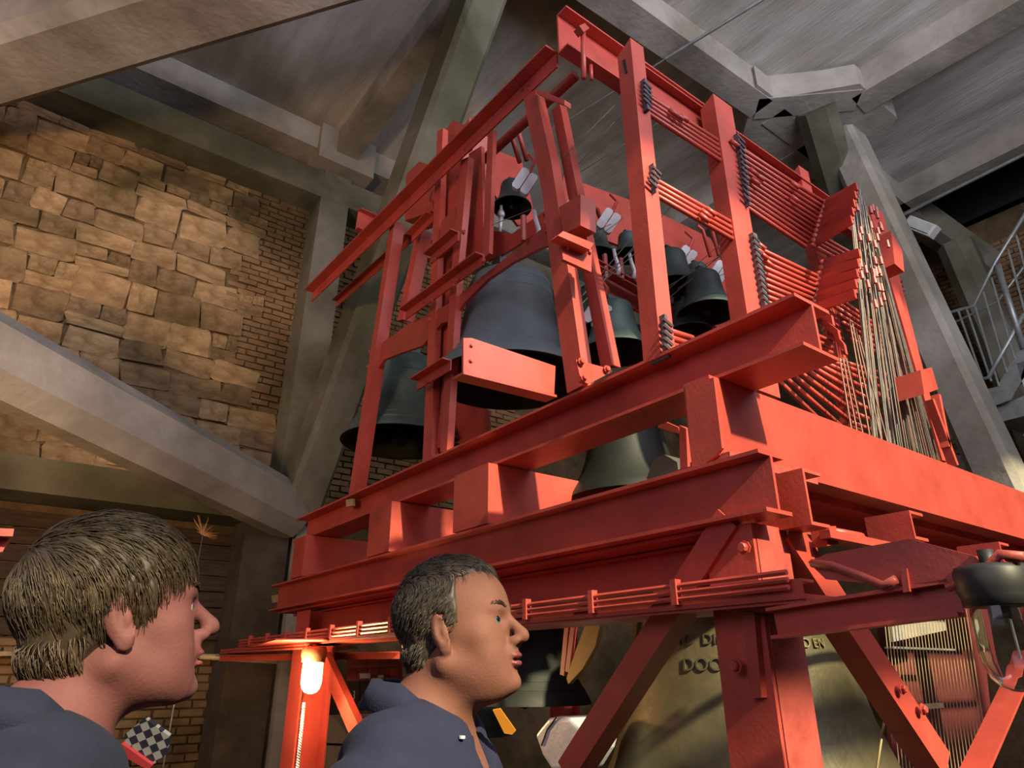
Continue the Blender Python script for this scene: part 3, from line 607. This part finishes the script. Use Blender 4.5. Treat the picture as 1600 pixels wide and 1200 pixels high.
for q in ((562,1052,577,1062),(590,1055,598,1062)): tag(plate('paper_tag', [(q[0],q[1]),(q[2],q[1]),(q[2],q[3]),(q[0],q[3])], 'x', 3.1, .01, None, WHITE), '%s white paper tag standing on the numbered boxes' % ('wider' if q[0] < 570 else 'narrower'), 'tag')
cx_ = thing('equipment_cabinet', P(510, 1150, 'x', 3.2), 'beige cabinet behind the diagonal brace below the lit lamp', 'cabinet')
BEIGE = mat('beige_paint', (.36,.28,.16), .6)
plate('cabinet_body', [(477,1120),(520,1117),(545,1150),(545,1162),(474,1160)], 'x', 3.2, .4, cx_, BEIGE)
plate('cabinet_base', [(470,1164),(545,1166),(545,1225),(466,1225)], 'x', 3.18, .4, cx_, BEIGE)
# straw tuft, red bracket, fluorescent fitting
st = MB(); q0 = P(317, 836, 'y', 5.0)
for i in range(26):
    an = rng.uniform(-.4, 2.9); ln = rng.uniform(.05, .15); d = V(math.cos(an)*.8, rng.uniform(-.3, .3), math.sin(an)); st.tube([q0, q0+d*ln*.5+Z*.004, q0+d*ln], .003, 4, .0008)
so_ = tag(st.build('straw_tuft', mat('straw', (.42,.22,.06), .8, var=.3)), 'dry orange straw tuft sticking up behind the first man', 'tuft')
MB().tube([q0, V(q0.x, q0.y, .0)], .004, 5).build('stem', BLACK, so_)
rb = thing('red_bracket', P(5, 840, 'y', 3.0), 'red metal bracket end cut off by the left picture edge', 'bracket')
MB().poly([P(-40,824,'y',3.0), P(22,826,'y',3.0), P(20,838,'y',3.0), P(-40,836,'y',3.0)], Y*.2).build('flange', RED, rb)
MB().poly([P(-30,838,'y',3.05), P(16,838,'y',3.05), P(4,862,'y',3.05), P(-30,866,'y',3.05)], Y*.12).build('web', RED, rb)
q = P(1440, 355, 'x', 11.0); ff = thing('emergency_light', q, 'small white emergency light fitting below the roof opening', 'lamp')
d1 = (P(1468, 368, 'x', 11.0)-P(1422, 350, 'x', 11.0)).normalized()
MB().cell(q, (d1, X, d1.cross(X)), (.26, .08, .10)).build('housing', WHITE, ff)
MB().cell(q-X*.09, (d1, X, d1.cross(X)), (.22, .02, .07)).build('diffuser', mat('diffuser', (.75,.78,.74), .4), ff)
for (x, y, lab) in ((546,786,'small cream label plate at the far left end of the upper girder'), (430,936,'tiny pale shard on the pier left of the lower girder')):
    tag(plate('label_plate', [(x-6,y-5),(x+5,y-7),(x+5,y+4),(x-5,y+6)], 'x', 2.12 if x > 500 else 2.6, .02, None, CREAM), lab, 'plate')
# ================================================================ STAIR
sr = thing('steel_stair', V(9.5, 2.2, 0), 'galvanised steel stair with railings behind the leaning strut at the right', 'stair')
xs = 10.0
def SP(x, y, xx=xs): return P(x, y, 'x', xx)
plate('stringer', [(1535,610),(1558,604),(1592,545),(1620,500),(1640,540),(1600,590),(1578,625),(1545,637)], 'x', xs, .03, sr, GREY)
plate('landing_edge', [(1545,640),(1578,628),(1640,600),(1640,640),(1560,660)], 'x', xs+.1, .8, sr, GREY)
plate('stringer', [(1468,665),(1478,645),(1495,672),(1482,694)], 'x', xs-1.2, .03, sr, GREY)
plate('stringer', [(1486,708),(1515,715),(1505,745),(1490,730)], 'x', xs-1.2, .03, sr, GREY)
MB().tube([SP(1395,508), SP(1470,492), SP(1522,478), SP(1555,410), SP(1620,305)], .025, 8).build('handrail', GREY, sr, True)
MB().tube([SP(1420,530,11), SP(1500,500,11), SP(1560,470,11), SP(1620,390,11)], .02, 8).build('handrail', GREY, sr, True)
MB().tube([SP(1522,594), SP(1545,590), SP(1600,490)], .03, 8).build('handrail', GREY, sr, True)
MB().tube([SP(1558,415), SP(1600,545)], .04, 8).build('newel', GREY, sr, True)
for i in range(14):
    x0 = 1432+i*13; y0 = 500-i*3 if i < 7 else 478-(i-7)*22; A = SP(x0, y0); B = SP(x0+45-i*1.0, y0+108+(i if i < 7 else 18))
    MB().tube([A, B], .014, 6).build('baluster', GREY, sr)
for i in range(5):
    A = SP(1580, 590-i*6, xs+.2+i*.0)+V(0, -.1*i, .02*i); MB().box(A, A+V(.8, -.25, .04)).build('tread', GREY, sr)
tag(MB().box(SP(1588,568), SP(1620,600)+X*.3).build('striped_tread', mat('pale_stripe', (.55,.58,.62), .5), None), 'small pale ribbed plate on the stair landing at the right edge', 'plate')
#@@PEOPLE
# ================================================================ PEOPLE
def ell(p, c, r, rot=None):
    q = p-np.array(c, np.float32)
    if rot is not None: q = q@np.array(rot, np.float32)
    r = np.array(r, np.float32); k0 = np.sqrt(((q/r)**2).sum(-1)); k1 = np.sqrt(((q/(r*r))**2).sum(-1))
    return k0*(k0-1)/np.maximum(k1, 1e-6)
def cap(p, a_, b_, ra, rb=None):
    a_ = np.array(a_, np.float32); b_ = np.array(b_, np.float32); rb = ra if rb is None else rb; d = b_-a_
    h = np.clip(((p-a_)@d)/max(float(d@d), 1e-9), 0, 1); return np.sqrt((((p-a_)-h[..., None]*d)**2).sum(-1))-(ra+(rb-ra)*h)
def smin(a_, b_, k):
    h = np.clip(.5+.5*(b_-a_)/k, 0, 1); return b_*(1-h)+a_*h-k*h*(1-h)
def smax(a_, b_, k): return -smin(-a_, -b_, k)
def roty(t_): c_, s_ = math.cos(t_), math.sin(t_); return np.array([[c_,0,s_],[0,1,0],[-s_,0,c_]])  # positive: nose down
def rotz(t_): c_, s_ = math.cos(t_), math.sin(t_); return np.array([[c_,-s_,0],[s_,c_,0],[0,0,1]])
def nets(xs, ys, zs, fn):
    G = np.stack(np.meshgrid(xs, ys, zs, indexing='ij'), -1).astype(np.float32); Fv = fn(G).astype(np.float32)
    ins = Fv < 0; n = [len(xs), len(ys), len(zs)]
    sub = lambda A, o: A[o[0]:n[0]-1+o[0], o[1]:n[1]-1+o[1], o[2]:n[2]-1+o[2]]
    offs = [(i, j, k) for i in (0,1) for j in (0,1) for k in (0,1)]
    cnt = sum(sub(ins, o).astype(int) for o in offs); act = (cnt > 0) & (cnt < 8); idx = -np.ones(act.shape, int); idx[act] = np.arange(act.sum())
    acc = np.zeros((act.sum(), 3)); wt = np.zeros(act.sum())
    for o in offs:
        for ax in range(3):
            if o[ax]: continue
            o2 = list(o); o2[ax] = 1
            f0, f1 = sub(Fv, o)[act], sub(Fv, o2)[act]; cr = (f0 < 0) != (f1 < 0); t_ = f0/np.where(cr, f0-f1, 1)
            p0, p1 = sub(G, o)[act], sub(G, o2)[act]; acc += np.where(cr[:, None], p0+(p1-p0)*t_[:, None], 0); wt += cr
    vs = acc/wt[:, None]; faces = []
    for ax in range(3):
        b_, c_ = [(1,2),(2,0),(0,1)][ax]
        lo = [slice(None)]*3; hi = [slice(None)]*3; lo[ax] = slice(0, -1); hi[ax] = slice(1, None)
        A0, A1 = ins[tuple(lo)], ins[tuple(hi)]; ed = np.argwhere(A0 != A1)
        ed = ed[(ed[:, b_] > 0) & (ed[:, c_] > 0) & (ed[:, b_] < n[b_]-1) & (ed[:, c_] < n[c_]-1)]
        fl = A0[tuple(ed.T)]; q = []
        for db, dc in ((-1,-1),(0,-1),(0,0),(-1,0)):
            e = ed.copy(); e[:, b_] += db; e[:, c_] += dc; q.append(idx[tuple(e.T)])
        q = np.stack(q, 1); q[~fl] = q[~fl][:, ::-1]; faces.append(q)
    return vs, np.concatenate(faces)
def npmesh(name, vs, fs, m, parent, smooth=True, label=None):
    me = bpy.data.meshes.new(name); me.from_pydata([tuple(v) for v in vs.tolist()], [], [tuple(f) for f in fs.tolist()]); me.materials.append(m)
    if smooth: me.shade_smooth()
    o = bpy.data.objects.new(name, me); COL.objects.link(o); o.parent = parent
    if label: o['label'] = label
    return o
HC = (-.014, 0, .036); HR = (.100, .077, .088)
def person(headpos, yaw, pitch, label, shirt, skin, hairm, o_):
    """local frame: head centre at origin, face to +x, z up"""
    hp = Vector(headpos); t = thing('person', (hp.x, hp.y, 0), label, 'person'); t.rotation_euler.z = yaw
    Rp = roty(-pitch)  # head local -> body local
    hz = hp.z; off = np.array([0, 0, hz], np.float32); scale = o_.get('scale', 1.)
    def H(p): return ((p-off)@Rp.astype(np.float32))/scale
    fat = o_.get('fat', 0.)
    def head(p):
        q = H(p); qa = q.copy(); qa[..., 1] = np.abs(qa[..., 1])
        d = ell(q, HC, HR)
        d = smin(d, ell(q, (.030,0,.018), (.062,.063,.066)), .03)          # forehead
        d = smin(d, ell(q, (.028,0,-.042), (.060,.058+fat,.066)), .03)     # mid face
        d = smin(d, ell(qa, (.052,.036,-.028), (.026,.024+fat,.024)), .02) # cheekbone
        d = smin(d, ell(qa, (.055,.030,-.062), (.028,.024+fat,.030)), .02) # cheek
        d = smin(d, cap(qa, (-.012,.056+fat,-.062), (.066,.018,-.106), .016, .015), .03)
        d = smin(d, ell(q, (.030,0,-.088), (.055,.044+fat,.030)), .03)
        d = smin(d, ell(q, (.081,0,-.107), (.018,.020,.016)), .012)        # chin
        if fat > .006: d = smin(d, ell(q, (.020,0,-.112), (.042,.042,.022)), .03)
        d = smin(d, cap(qa, (.084,.006,.014), (.074,.040,.018), .009, .008), .012)  # brow
        d = smax(d, -ell(qa, (.098,.030,-.003), (.016,.017,.0115)), .010)  # socket
        d = smin(d, ell(qa, (.070,.031,-.004), (.0155,.0155,.0150)), .003) # lids
        d = smax(d, -ell(qa, (.088,.031,-.004), (.016,.0125,.0046)), .0015)
        d = smin(d, cap(q, (.085,0,.008), (o_['nose'][0],0,o_['nose'][1]+.006), .0075, .0105), .008)
        d = smin(d, ell(q, (o_['nose'][0],0,o_['nose'][1]), (.0125,.0115,.0105)), .008)
        d = smin(d, ell(qa, (.100,.0125,-.041), (.013,.0075,.0085)), .006)
        d = smax(d, -ell(qa, (.108,.007,-.050), (.006,.004,.005)), .003)
        d = smin(d, ell(q, (.088,0,-.060), (.014,.026,.016)), .010)
        d = smin(d, ell(q, (.0985,0,-.0650), (.0085,.021,.0052)), .004)    # upper lip
        d = smin(d, ell(q, (.0965,0,-.0775), (.0085,.0185,.0062)), .004)   # lower lip
        op = o_.get('mouth', .0015)
        d = smax(d, -ell(q, (.106,0,-.0712), (.020,.020,op)), .002)
        for (ex, ez, er) in ((.0,0,0),):
            e = ell(qa, (-.010,.080,-.012), (.019,.007,.033), roty(-.22)@rotz(.35))
            e = smin(e, ell(qa, (-.004,.078,-.040), (.010,.006,.011)), .006)
            e = smax(e, -ell(qa, (-.004,.087,-.010), (.012,.007,.022), roty(-.22)), .004)
            e2 = ell(qa, (-.003,.078,-.012), (.006,.006,.012)); d = smin(d, smin(e, e2, .003), .004)
        return d*scale
    sh = np.array([o_.get('tx', -.05), 0, hz+.075], np.float32); TS = o_.get('lean', 0)
    def torso(p):
        q = p-sh; qa = q.copy(); qa[..., 1] = np.abs(qa[..., 1])
        d = ell(q, (0,0,-.40), (.125,.185,.20)); d = smin(d, ell(q, (.01,0,-.66), (.12,.165,.20)), .08)
        d = smin(d, ell(q, (0,0,-.86), (.125,.180,.13)), .08)
        d = smin(d, cap(qa, (-.015,.045,-.250), (-.015,.180,-.325), .050, .055), .05)
        return d
    A = [(-.015,.198,-.335), (-.03,.26,-.56), (.05,.27,-.80)]
    def arms(p):
        q = p-sh; qa = q.copy(); qa[..., 1] = np.abs(qa[..., 1])
        return smin(cap(qa, A[0], A[1], .054, .043), cap(qa, A[1], A[2], .042, .028), .02)
    def hands(p):
        q = p-sh; qa = q.copy(); qa[..., 1] = np.abs(qa[..., 1])
        d = ell(qa, (.065,.270,-.855), (.040,.016,.050))
        for k, (ln, fx) in enumerate(((.068,.095),(.078,.076),(.072,.056),(.056,.038))):
            d = smin(d, smin(cap(qa, (fx-.004,.270,-.89), (fx+.004,.265,-.90-ln*.55), .0085), cap(qa, (fx+.004,.265,-.90-ln*.55), (fx,.250,-.90-ln), .008, .0065), .003), .005)
        return smin(d, smin(cap(qa, (.095,.268,-.835), (.122,.258,-.868), .011, .0095), cap(qa, (.122,.258,-.868), (.128,.248,-.895), .0095, .008), .004), .008)
    def legs(p):
        q = p-sh; qa = q.copy(); qa[..., 1] = np.abs(qa[..., 1]); zf = -hz
        d = smin(cap(qa, (0,.095,-.88), (.01,.10,-1.22), .092, .060), cap(qa, (.01,.10,-1.22), (-.02,.105,zf+.09), .058, .040), .03)
        return smin(d, ell(qa, (.045,.105,zf+.045), (.135,.048,.045)), .03)
    def neck(p):
        q = p-sh; nk = np.array(Rp@np.array([-.030,0,-.075])*scale, np.float32)+off-sh
        d = cap(q, nk, (-.022,0,-.25), .054+fat*.5, .064+fat*.4)
        return d
    def body(p): return smin(smin(smin(smin(smin(head(p), neck(p), .028), torso(p), .05), arms(p), .03), hands(p), .01), legs(p), .05)
    fine = lambda a_, b_, s_: np.arange(a_, b_, s_)
    xs = np.concatenate([fine(-.22,-.125,.012), fine(-.125,.15,.0028), fine(.15,.24,.012)])
    ys = np.concatenate([fine(-.36,-.10,.011), fine(-.10,.10,.0032), fine(.10,.36,.011)])
    zs = np.concatenate([fine(-.03,hz-.26,.016), fine(hz-.26,hz+.14,.0030)])
    vs, fs = nets(xs, ys, zs, body); bo = npmesh('body', vs, fs, skin, t)
    q = H(vs[fs].mean(1).astype(np.float32)); lp = np.minimum(ell(q, (.0985,0,-.0640), (.013,.024,.0062)), ell(q, (.0965,0,-.0780), (.013,.021,.0068))) < 0
    bo.data.materials.append(mat('lips', (.17,.045,.05), .4, 0, .15, 20)); bo.data.polygons.foreach_set('material_index', lp.astype(np.int32))
    for sy in (-1, 1):
        e = Rp@np.array([.0718, sy*.031, -.004])*scale+np.array([0,0,hz])
        eb = MB(); gz = o_.get('gaze', 0); D_ = Vector(Rp@np.array([math.cos(gz), math.sin(gz), .12])).normalized(); r_ = .0142*scale
        ball = bmesh.new(); bmesh.ops.create_uvsphere(ball, u_segments=24, v_segments=16, radius=r_); me = bpy.data.meshes.new('eye'); 
        ball.transform(Matrix.Translation(Vector(e))@D_.to_track_quat('Z', 'Y').to_matrix().to_4x4())
        for f in ball.faces:
            an = (f.calc_center_median()-Vector(e)).normalized().angle(D_); f.smooth = True; f.material_index = 2 if an < .32 else (1 if an < .68 else 0)
        ball.to_mesh(me); ball.free()
        for mm in (mat('eye_white', (.22,.20,.19), .15), mat('iris', (.10,.13,.15), .1), mat('pupil', (.005,.005,.005), .05)): me.materials.append(mm)
        o = bpy.data.objects.new('eye', me); COL.objects.link(o); o.parent = t
    # lips tint patch, brows
    bw = MB()
    for sy in (-1, 1):
        for i in range(70):
            u = rng.random(); q = np.array([.0965-.018*u*u, sy*(.012+.034*u), .016+.008*math.sin(u*2.4)+rng.uniform(-.003,.003)])
            d = np.array([-.001, sy*.008, .003]); a_ = Rp@q*scale+np.array([0,0,hz]); b_ = Rp@(q+d)*scale+np.array([0,0,hz]); bw.tube([a_, b_], .0007, 3, .0003)
    o = bw.build('eyebrows', hairm, t, fix=False); o.location = (0,0,0)
    # hair: cap plus strands
    ok = o_['hair']
    def hcap(p):
        q = H(p); nz_ = .0018*np.sin(q[..., 0]*190+3*np.sin(q[..., 2]*80))*np.sin(q[..., 1]*170)
        d = smin(ell(q, HC, tuple(r_+o_['thick'] for r_ in HR)), ell(q, (.0,0,.03), (.088,.070+o_['thick'],.085)), .01)
        d = smin(d, ell(q, (-.048,0,-.030), (.058,.060,.058)), .02)+nz_
        return smax(d, ok(q), .006)*scale
    zf = np.arange(hz-.14, hz+.16, .004); vs, fs = nets(np.arange(-.16,.15,.004), np.arange(-.11,.112,.004), zf, hcap); npmesh('hair', vs, fs, hairm, t)
    sb = MB(); made = 0; tries = 0
    C_ = np.array(HC); Rr = np.array(HR)
    while made < o_.get('n', 1700) and tries < 40000:
        tries += 1; v = rng.normal(size=3); v /= np.linalg.norm(v); low = rng.random() < .3
        C_, Rr = (np.array((-.048,0,-.030)), np.array((.054,.058,.054))) if low else (np.array(HC), np.array(HR))
        if low and (v[0] > 0 or v[2] > .2): continue
        q = C_+v*(Rr+o_['thick']*.7*(not low))
        if ok(q[None])[0] > -.004: continue
        pts = []; lift = rng.uniform(.0, .006); L_ = rng.uniform(*o_['len']); st_ = 5
        for k in range(st_+1):
            n_ = (q-C_)/(Rr**2); n_ /= np.linalg.norm(n_); pts.append(q+n_*(lift*math.sin(k/st_*2.6)))
            d = o_['flow'](q); d = d-n_*(d@n_); d /= max(np.linalg.norm(d), 1e-6); d += rng.normal(size=3)*.16
            q = q+d*L_/st_; s_ = (q-C_)/(Rr+o_['thick']*.8+.001); q = C_+(q-C_)/max(np.linalg.norm(s_), 1e-6) if (low or q[2] > -.02) else q
        sb.tube([Rp@x*scale+np.array([0,0,hz]) for x in pts], .0010, 3, .0002); made += 1
    o = sb.build('hair_strands', hairm if not o_.get('hair2') else o_['hair2'], t, smooth=True, fix=False); o.location = (0,0,0); o['kind'] = 'stuff'
    # shirt with collar, trousers, shoes
    def shirt_f(p):
        q = p-sh; wr_ = .003*np.sin(q[..., 2]*60+q[..., 1]*38+2*np.sin(q[..., 0]*25))
        d = smin(smin(torso(p), ell(q, (-.02,0,-.27), (.085,.11,.045)), .04), arms(p), .03)-.017+wr_
        d = smax(d, q[..., 2]-(-.165-.35*np.maximum(q[..., 0], 0)), .01)
        d = smax(d, -cap(q, (-.02,0,-.20), (.0,0,-.05), .062+fat*.3, .08), .01)
        d = smax(d, -ell(q, (.115,0,-.235), (.07,.030,.085)), .01)
        d = smax(d, -(q[..., 2]+.93), .01); d = smax(d, -(q[..., 2]+.79+0*q[..., 0]) if False else d, .01); return d
    vs, fs = nets(np.arange(-.24,.25,.010), np.arange(-.37,.372,.010), np.arange(hz-.98,hz-.10,.010), shirt_f); npmesh('shirt', vs, fs, shirt, t)
    vs, fs = nets(np.arange(-.24,.25,.014), np.arange(-.26,.262,.014), np.arange(.05,hz-.84,.016), lambda p: smax(smin(legs(p), smin(torso(p), legs(p), .05), .02)-.014, p[..., 2]-(hz-.86), .01)); npmesh('trousers', vs, fs, mat('dark_cloth', (.03,.032,.05), .9), t)
    # collar band: standing ring that folds over
    cm = MB(); N_ = 40; rows = []; sx = float(sh[0])
    for k in range(N_+1):
        th = math.radians(32+(296)*k/N_)+0; cx0, cy0 = math.cos(th), math.sin(th); fr_ = abs(k/N_-.5)*2
        nr = .072+fat*.5; zc = hz-.085-.055*max(0, cx0)**1 - (.02*fr_**2); wdt = .040+.045*fr_**6
        rows.append([(sx-.012+cx0*(nr+.002), cy0*(nr+.002), zc-.035), (sx-.012+cx0*(nr+.001), cy0*nr, zc), (sx-.012+cx0*(nr+.008), cy0*(nr+.008), zc+.003),
                     (sx-.010+cx0*(nr+.030), cy0*(nr+.030), zc-wdt), (sx-.010+cx0*(nr+.024), cy0*(nr+.024), zc-wdt-.002)])
    n = len(rows[0]); cm.add([q for r_ in rows for q in r_], [(i*n+j, (i+1)*n+j, (i+1)*n+j+1, i*n+j+1) for i in range(N_) for j in range(n-1)])
    o = cm.build('collar', shirt, t, smooth=True); o.location = (0,0,0); so_ = o.modifiers.new('s', 'SOLIDIFY'); so_.thickness = .0025
    return t
def skinmat(name, c1, c2):
    m = mat(name, c1, .72, 0, .2, 7, .08, 220, col2=c2, spec=.3); b_ = m.node_tree.nodes['Principled BSDF']
    b_.inputs['Subsurface Weight'].default_value = .12; b_.inputs['Subsurface Radius'].default_value = (.02,.008,.004); b_.inputs['Subsurface Scale'].default_value = .25; return m
SK1 = skinmat('skin_ruddy', (.125,.042,.043), (.17,.066,.064)); SK2 = skinmat('skin_tan', (.15,.058,.042), (.20,.086,.064))
BLUE1 = mat('navy_shirt', (.005,.009,.030), .9, 0, .25, 20, .2, 300); BLUE2 = mat('indigo_shirt', (.010,.013,.044), .9, 0, .2, 20, .2, 300)
HAIR1 = mat('hair_brown', (.022,.014,.008), .6, 0, .5, 60, col2=(.05,.032,.02)); HAIR1B = mat('hair_light', (.028,.018,.010), .5, 0, .4, 60, col2=(.085,.057,.033))
HAIR2 = mat('hair_dark', (.030,.020,.015), .5, 0, .4, 60, col2=(.07,.05,.04)); HAIR2B = mat('hair_grizzled', (.025,.018,.014), .5, 0, .5, 50, col2=(.085,.073,.064))
def hair1(q):
    x, y, z_ = q[..., 0], q[..., 1], q[..., 2]
    front = np.maximum(x-.075, .042-z_)              # top and fringe
    back = np.maximum(x+.012, -.092-z_)              # behind the ears to the nape
    side = np.maximum(x-.030, .018-z_)               # temples
    burn = np.maximum(np.maximum(x-.034, -.030-z_), .006-x)
    return np.minimum(np.minimum(front, back), np.minimum(side, burn))
def flow1(q):
    k = min(1, max(0, (q[2]-.02)/.09)); return np.array([.12+.75*k, .0, -1+.7*k])
def hair2(q):
    x, y, z_ = q[..., 0], q[..., 1], q[..., 2]
    front = np.maximum(x-.070+1.0*np.maximum(0, np.abs(y)-.025), .078-z_)
    back = np.maximum(x+.020, -.075-z_); side = np.maximum(x-.018, .020-z_); burn = np.maximum(np.maximum(x-.024, -.004-z_), .0-x)
    return np.minimum(np.minimum(front, back), np.minimum(side, burn))
def flow2(q):
    k = min(1, max(0, (q[2]-.04)/.07)); return np.array([-.5+1.1*k, q[1]*4*k, -.6+.9*k])
def face_yaw(px, py, toward):
    d = P(px, py, 'z', 2.2) if False else (F*FPX+R*(px-800)+U*(600-py)); d = Vector((d.x, d.y, 0)).normalized(); rt = Vector((d.y, -d.x, 0))
    v = rt*math.cos(toward)-d*math.sin(toward); return math.atan2(v.y, v.x)
def along(px, py, dd):
    d = (F*FPX+R*(px-800)+U*(600-py)); return CAM+d*(dd/FPX)
p1 = person(along(186, 958, .90), face_yaw(186, 958, math.radians(-8)), math.radians(9), 'person at the left in profile with straight light brown hair and navy collared shirt', BLUE1, SK1, HAIR1,
    dict(nose=(.115,-.034), mouth=.0045, thick=.010, hair=hair1, flow=flow1, len=(.04,.07), n=4200, fat=.004, gaze=-.15, hair2=HAIR1B, scale=.98, tx=-.06))
p2 = person(along(718, 980, 1.20), face_yaw(728, 983, math.radians(18)), math.radians(9), 'person in the centre with short dark receding hair and indigo shirt, looking up right', BLUE2, SK2, HAIR2,
    dict(nose=(.113,-.036), mouth=.0018, thick=.006, hair=hair2, flow=flow2, len=(.015,.03), n=3600, fat=.009, gaze=-.4, hair2=HAIR2B, scale=.96, tx=-.055))
# first man: patterned inner collar; second man: white undershirt and ochre strap
def wchild(name, mb, m, t):
    o = mb.build(name, m, None); o.parent = t; bpy.context.view_layer.update(); o.matrix_parent_inverse = t.matrix_world.inverted(); o.location = (0,0,0); return o
CHECK = bpy.data.materials.new('check_cloth'); CHECK.use_nodes = True; nt = CHECK.node_tree
ck = nt.nodes.new('ShaderNodeTexChecker'); ck.inputs['Scale'].default_value = 115; ck.inputs[1].default_value = (.008,.01,.025,1); ck.inputs[2].default_value = (.16,.16,.19,1)
tc = nt.nodes.new('ShaderNodeTexCoord'); nt.links.new(tc.outputs['UV'], ck.inputs[0]); nt.links.new(ck.outputs[0], nt.nodes['Principled BSDF'].inputs['Base Color'])
def apoly(px, dd, th): return MB().poly([along(x, y, dd) for x, y in px], F*th)
wchild('collar_lining', apoly([(195,1148),(226,1122),(264,1150),(260,1178),(238,1196),(196,1170)], .87, .006), CHECK, p1)
lin = [o for o in p1.children if o.name.startswith('collar_lining')][0].data; uv = lin.uv_layers.new(name='uv')
for lp_ in lin.loops:
    c_ = lin.vertices[lp_.vertex_index].co; uv.data[lp_.index].uv = (c_.dot(R)*.8+c_.dot(U)*.35, c_.dot(U)*.8-c_.dot(R)*.35)
wchild('collar_edge', apoly([(190,1162),(196,1166),(238,1196),(232,1204),(190,1180)], .865, .006), mat('red_cloth', (.22,.01,.02), .8), p1)
wchild('strap', apoly([(770,1110),(782,1108),(806,1142),(800,1148),(788,1146)], 1.12, .004), mat('ochre_strap', (.45,.17,.01), .7), p2)
wchild('undershirt', apoly([(738,1205),(752,1168),(760,1158),(760,1205)], 1.17, .01), WHITE, p2)
wchild('button', MB().lathe([(0,.004),(.005,.004),(.005,0)], along(722, 1154, 1.06), 12), SILV, p2)
